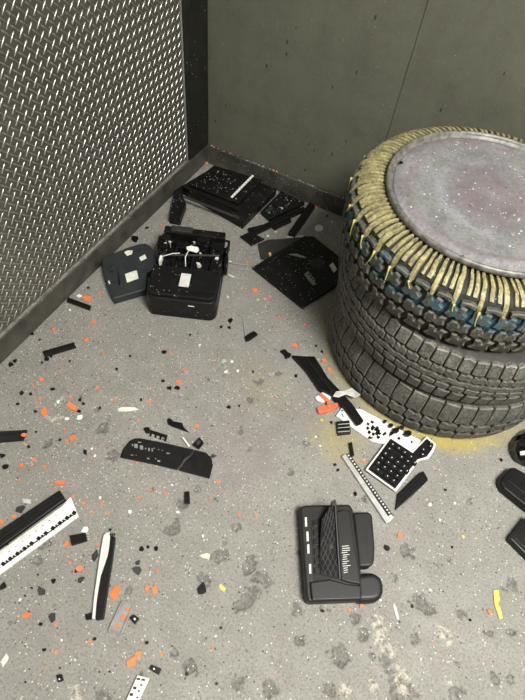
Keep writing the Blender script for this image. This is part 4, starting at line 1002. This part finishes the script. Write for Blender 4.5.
for x, y, s_ in ((142, 549, 7), (148, 547, 4.5), (156, 549, 6.5), (54, 580.5, 7), (41, 624.6, 5), (44, 650, 6), (147, 643, 5.5), (3, 586, 9), (95, 639, 5), (31.5, 333.6, 7), (47, 359, 6.5), (51, 356.5, 4), (117, 369.5, 4.5), (52.5, 389, 8), (22, 393, 6.5),
                 (80, 400, 6), (83, 404, 5), (79, 411, 6), (18, 404, 5), (100, 408, 4), (29, 447, 4.5), (6, 467, 9), (2.5, 456, 8), (11, 364.5, 7), (15, 361, 5), (31, 394, 4), (36, 411.6, 6), (230.5, 320.5, 8), (221, 327, 5), (229, 327.5, 5.5),
                 (164, 352, 6), (177, 388, 7), (169.5, 388, 7), (163, 381, 5.5), (141, 400, 5), (296, 376, 5), (253, 372, 4.5), (228.6, 407, 5.5), (239, 406, 3.5), (322, 611, 6.5), (412, 606.6, 5.5), (187, 674, 6), (216.5, 684, 4.5), (221, 628, 4.5),
                 (355, 494, 7), (331, 423, 5), (335, 465, 5), (338, 470, 5), (25, 596, 3), (32, 588, 3.5), (8, 545, 4), (38, 575, 3), (110, 530, 5), (76, 571, 4), (147, 228, 5), (42, 363, 4), (70, 361, 4), (36, 432, 4), (60, 440, 4),
                 (327, 216, 4), (275, 226, 4), (262, 226, 4), (316, 346, 4), (322, 352, 4), (130, 356, 4), (190, 335, 4), (214, 316, 3.5), (445, 490, 4), (452, 547, 4), (470, 620, 4), (501, 460, 5), (60, 668, 3), (110, 672, 3), (100, 672, 3), (40, 340, 4), (88, 288, 4)):
    shard('black_flake', x, y, s_, M['black_clean'], word='small black plastic flake', cat='flake', thick=.003)
for x, y, s_, lab, mt, asp in ((5, 660, 12, 'white angular flake at the lower left edge', 'offwhite', 1.3), (206, 556, 13, 'cream flake above the big black angular flake', 'cream', 1.3), (27, 501.5, 10, 'clear white scrap behind the black grooved bar', 'wrap', 1.3), (84.5, 530, 8, 'white tab standing beside the black block', 'white', 1.0),
                               (79, 296, 7, 'white flake beside the orange shard near the left kerb', 'white', 1.0), (128, 409.5, 15, 'white paper scrap on the floor above the toothed strip', 'paper', 1.9), (222, 588, 9, 'yellow-orange flake between the black flake and the dark pit', 'yellow', 1.4),
                               (396, 612, 11, 'silver rod-like sliver below the phone mouthpiece', 'silver', 2.4), (463, 537, 5, 'tan crumb on the bare floor right of the phone', 'tan', 1.0), (270, 254.5, 5, 'tan flake on the grey sheet by the square panel', 'tan', 1.2),
                               (322, 420.5, 5, 'yellow tan flake below the orange clip', 'tan', 1.2), (222.5, 364.5, 4, 'tiny green crumb on the middle of the floor', 'green', 1.2), (265, 299, 4, 'pinkish crumb below the square screen panel tip', 'pink', 1.0), (344, 414.5, 7, 'white chip over the small connector box', 'white', 1.1),
                               (183, 183, 5, 'white chip wedged between the kerb and the flat player', 'offwhite', 1.2), (231, 276, 6, 'white scrap right of the printer', 'offwhite', 2.0), (228, 297, 4, 'small white chip at the right flank of the printer', 'offwhite', 1.2)):
    zz = {270: .0045, 344: .0172}.get(int(x), .0006); shard('pale_flake', x, y, s_, M[mt], lab, 'flake', asp=asp, thick=.0025, z=zz, ang=.55 if x == 128 else (2.2 if x == 396 else None))
for x, y, s_ in ((130, 512, 5), (172, 485, 3.5), (216, 636, 4), (178, 512, 5), (203, 536, 4), (80, 418, 8), (67, 419, 5), (58, 402, 5), (92, 449, 4), (95, 456, 4), (226, 372, 5), (238, 371, 4), (232, 362, 4), (300, 405, 4), (320, 446, 4), (316, 437, 3), (350, 470, 3), (430, 505, 5), (440, 520, 4), (455, 503, 4),
                 (50, 502, 4), (20, 600, 4), (100, 498, 4), (150, 575, 4), (120, 560, 3.5), (75, 660, 4), (62, 640, 4), (105, 650, 4), (258, 300, 4), (340, 300, 4), (326, 290, 5), (225, 258, 4), (230, 262, 4), (300, 216, 4), (260, 228, 5), (276, 232, 5), (268, 236, 4), (332, 222, 4), (60, 320, 4), (70, 310, 4),
                 (150, 335, 4), (200, 345, 4), (270, 330, 4), (380, 600, 3.5), (430, 590, 3.5), (480, 560, 3.5)):
    shard('white_chip', x, y, s_, M['white'] if int(x) % 3 else M['wrap'], word='small white plastic chip', cat='chip', thick=.002)
for x, y, s_ in ((262, 367, 7), (270, 375, 8), (281, 371, 6), (288, 404, 9), (262, 391, 6), (275, 389, 5), (268, 416, 7), (250, 428, 5), (306, 440, 6)):
    shard('clear_shard', x, y, s_, M['clear'], word='clear plastic shard', cat='shard', thick=.003)
ysl = thing('yellow_sliver', (497, 603), 'long yellow plastic sliver bent in the middle at the right of the floor', 'sliver')
m = MB(); m.pix([(493.5, 590.5), (498.5, 589.5), (500, 600), (498, 603.5), (494.5, 604)], .004, .001); m.build('upper_piece', M['yellow'], ysl, bevel=.0005)
m = MB(); m.pix([(494.5, 604.3), (498, 603.8), (500.5, 608), (503, 618), (499.5, 619.5), (497, 611)], .0035, .001); m.build('lower_piece', M['yellow'], ysl, bevel=.0005)
bk = thing('black_block', (78, 539), 'black rectangular block with small prongs beside an orange shard', 'block')
m = MB(); m.pix([(69.5, 535.5), (85.5, 532.5), (87, 540.5), (71.5, 545)], .012, .001); m.build('block_body', M['black_clean'], bk, bevel=.0012)
for k in range(3):
    m = MB(); m.pix([(85.6 + k * .3, 533.5 + k * 2.5), (89 + k * .3, 532.8 + k * 2.5), (89.2 + k * .3, 534 + k * 2.5), (85.9 + k * .3, 534.7 + k * 2.5)], .007, .004); m.build('prong', M['silver'], bk)
k1 = thing('loose_key', (155, 670), 'loose black rectangular key right of the slotted white bracket', 'key')
m = MB(); m.pix([(149, 669), (152, 664.8), (161.5, 668.8), (158.6, 675)], .009, .001); m.build('key_cap', M['key'], k1, bevel=.0012)
m = MB(); m.pix([(153, 668.4), (154.4, 667.8), (155, 669.4), (153.6, 670)], .0096, .0092); m.build('key_print', M['print'], k1)
k2 = thing('loose_key', (59, 678), 'loose black key with a white mark left of the slotted bracket', 'key')
m = MB(); m.pix([(56, 675.5), (61.5, 674), (63.5, 680.5), (58, 682.6)], .009, .001); m.build('key_cap', M['key'], k2, bevel=.0012)
m = MB(); m.pix([(58.4, 678.6), (59.8, 678), (60.4, 679.6), (59, 680.2)], .0096, .0092); m.build('key_print', M['print'], k2)
k3 = thing('black_clip', (251, 336), 'black plastic clip with a thin pin standing on the floor below the printer', 'clip')
m = MB(); m.pix([(244.5, 336.5), (248, 334), (254, 330.5), (258, 334), (250, 339.5), (246, 340.8)], .010, .001); m.build('clip_body', M['black_clean'], k3, bevel=.0015)
p, q = at(245.5, 336, .006), at(243, 318, .006); m = MB(); m.tube([p, q], .0012, 6); m.build('pin', M['silver'], k3)
p, q = at(225, 262, .005), at(246, 265, .005); m = MB(); m.tube([p, q], .0035, 8); o = m.build('grey_rod', M['grey'], smooth=True); tag(o, 'thin grey rod on the floor right of the printer', 'rod')

# each small shard is told apart by the landmark it lies nearest to, the side it lies on and how close it is
DIRS = ['right of', 'lower right of', 'below', 'lower left of', 'left of', 'upper left of', 'above', 'upper right of']
ORD = ['closest', 'second closest', 'third closest', 'fourth closest', 'fifth closest', 'sixth closest', 'seventh closest', 'eighth closest']
bins = {}
for o, word, px, py in PEND:
    l = min(LAND, key=lambda l: (l[1] - px) ** 2 + (l[2] - py) ** 2)
    k = int(round(math.atan2(py - l[2], px - l[1]) / (math.pi / 4))) % 8
    bins.setdefault((word, l[0], k), []).append((math.hypot(px - l[1], py - l[2]), o))
for (word, nm, k), lst in bins.items():
    lst.sort(key=lambda e: e[0])
    for i, (_, o) in enumerate(lst):
        o['label'] = f'{word} {DIRS[k]} {nm}' if len(lst) == 1 else f'{word}, {ORD[i]} one {DIRS[k]} {nm}'

# ------------------------------------------------------------------ crumbs nobody could count
def crumbs(name, sets, label, seed, where, zf=lambda x, y: .0004):
    """sets: (material, how many, smallest, largest)"""
    r_ = np.random.default_rng(seed); v = []; f = []; fm = []
    for mi, (mat, n, lo, hi) in enumerate(sets):
        done = 0
        while done < n:
            x, y = where(r_)
            if x is None: continue
            s_ = r_.uniform(lo, hi) * (1 if r_.random() > .12 else 1.6); a = r_.uniform(0, 6.28); z = zf(x, y); b = len(v); h_ = s_ * r_.uniform(.3, .8)
            for k in range(3): v.append((x + s_ * r_.uniform(.5, 1.3) * math.cos(a + k * 2.1), y + s_ * r_.uniform(.5, 1.3) * math.sin(a + k * 2.1), z))
            for k in range(3): v.append((v[b + k][0] * .8 + x * .2, v[b + k][1] * .8 + y * .2, z + h_))
            f += [(b + 2, b + 1, b), (b + 3, b + 4, b + 5), (b, b + 1, b + 4, b + 3), (b + 1, b + 2, b + 5, b + 4), (b + 2, b, b + 3, b + 5)]; fm += [mi] * 5; done += 1
    o = link(name, meshdata(name, v, f, [q[0] for q in sets], False, fm)); tag(o, label, 'crumbs', kind='stuff'); return o
def inside(x, y):
    for q in FOOT:
        c = False; n = len(q)
        if abs(q[0][0] - x) > .6 or abs(q[0][1] - y) > .6: continue
        for i in range(n):
            (x0, y0), (x1, y1) = q[i], q[i - 1]
            if (y0 > y) != (y1 > y) and x < (x1 - x0) * (y - y0) / (y1 - y0) + x0: c = not c
        if c: return True
    return False
def w_floor(r_):
    k = r_.random()
    if k < .30: x, y = abs(r_.normal(0, .22)) + .02, r_.uniform(-1.7, -.05)          # along the left kerb
    elif k < .50: x, y = r_.uniform(.05, .85), -abs(r_.normal(0, .25)) - .02         # along the back kerb
    elif k < .75: x, y = r_.normal(.5, .25), r_.normal(-1.3, .35)
    else: x, y = r_.uniform(.03, 1.9), r_.uniform(-2.05, -.03)
    if not (.02 < x < 1.95 and -2.1 < y < -.02): return None, None
    if math.hypot(x - BC[0], y - BC[1]) < .40 or any(inside(x + a, y + b) for a, b in ((0, 0), (.004, 0), (-.004, 0), (0, .004), (0, -.004))): return None, None
    return x, y
crumbs('floor_crumbs', [(M['white'], 2900, .0006, .0016), (M['black_clean'], 1000, .0009, .0024), (M['pink'], 520, .0010, .0027)], 'tiny white, black and orange crumbs strewn all over the floor', 1, w_floor)
def w_lid(r_):
    a, q = r_.uniform(0, 6.28), .24 * math.sqrt(r_.random()); return TC[0] + q * math.cos(a), TC[1] + q * math.sin(a)
crumbs('lid_crumbs', [(M['white'], 130, .0006, .0019)], 'tiny white crumbs scattered on the drum lid', 4, w_lid, lambda x, y: lidz + .0102)
p = at(401, 163, lidz + .011); o = shard('black_flake', 401, 163, 4.5, M['black_clean'], 'black flake near the left rim of the drum lid', 'flake', z=lidz + .0105)
def w_dev(pts, z):
    q = [at(*p_, z)[:2] for p_ in pts]
    def g(r_):
        a, b = r_.random(), r_.random(); p_ = [(1 - a) * (1 - b), a * (1 - b), a * b, (1 - a) * b]
        return sum(p_[i] * q[i][0] for i in range(4)), sum(p_[i] * q[i][1] for i in range(4))
    return g
crumbs('player_crumbs', [(M['offwhite'], 60, .0007, .0024)], 'white splinters lying on the flat black player', 5, w_dev([(192, 184), (214, 168), (259, 181), (238, 201)], .057), lambda x, y: .0563)
crumbs('panel_crumbs', [(M['offwhite'], 40, .0006, .0018)], 'white splinters lying on the square black panel', 6, w_dev([(260, 266), (306, 239), (333, 258), (303, 300)], .017), lambda x, y: .0163)
crumbs('tray_crumbs', [(M['offwhite'], 40, .001, .003)], 'white splinters lying on the dark drive tray', 8, w_dev([(265, 210), (281, 193), (302, 202), (271, 217)], .021), lambda x, y: .0203)
def w_kerb(r_): return float(r_.uniform(.03, 1.0)), float(r_.uniform(-.012, -.003))
crumbs('kerb_crumbs', [(M['offwhite'], 90, .001, .003)], 'pale crumbs lying along the top of the back kerb', 9, w_kerb, lambda x, y: KH + .0003)
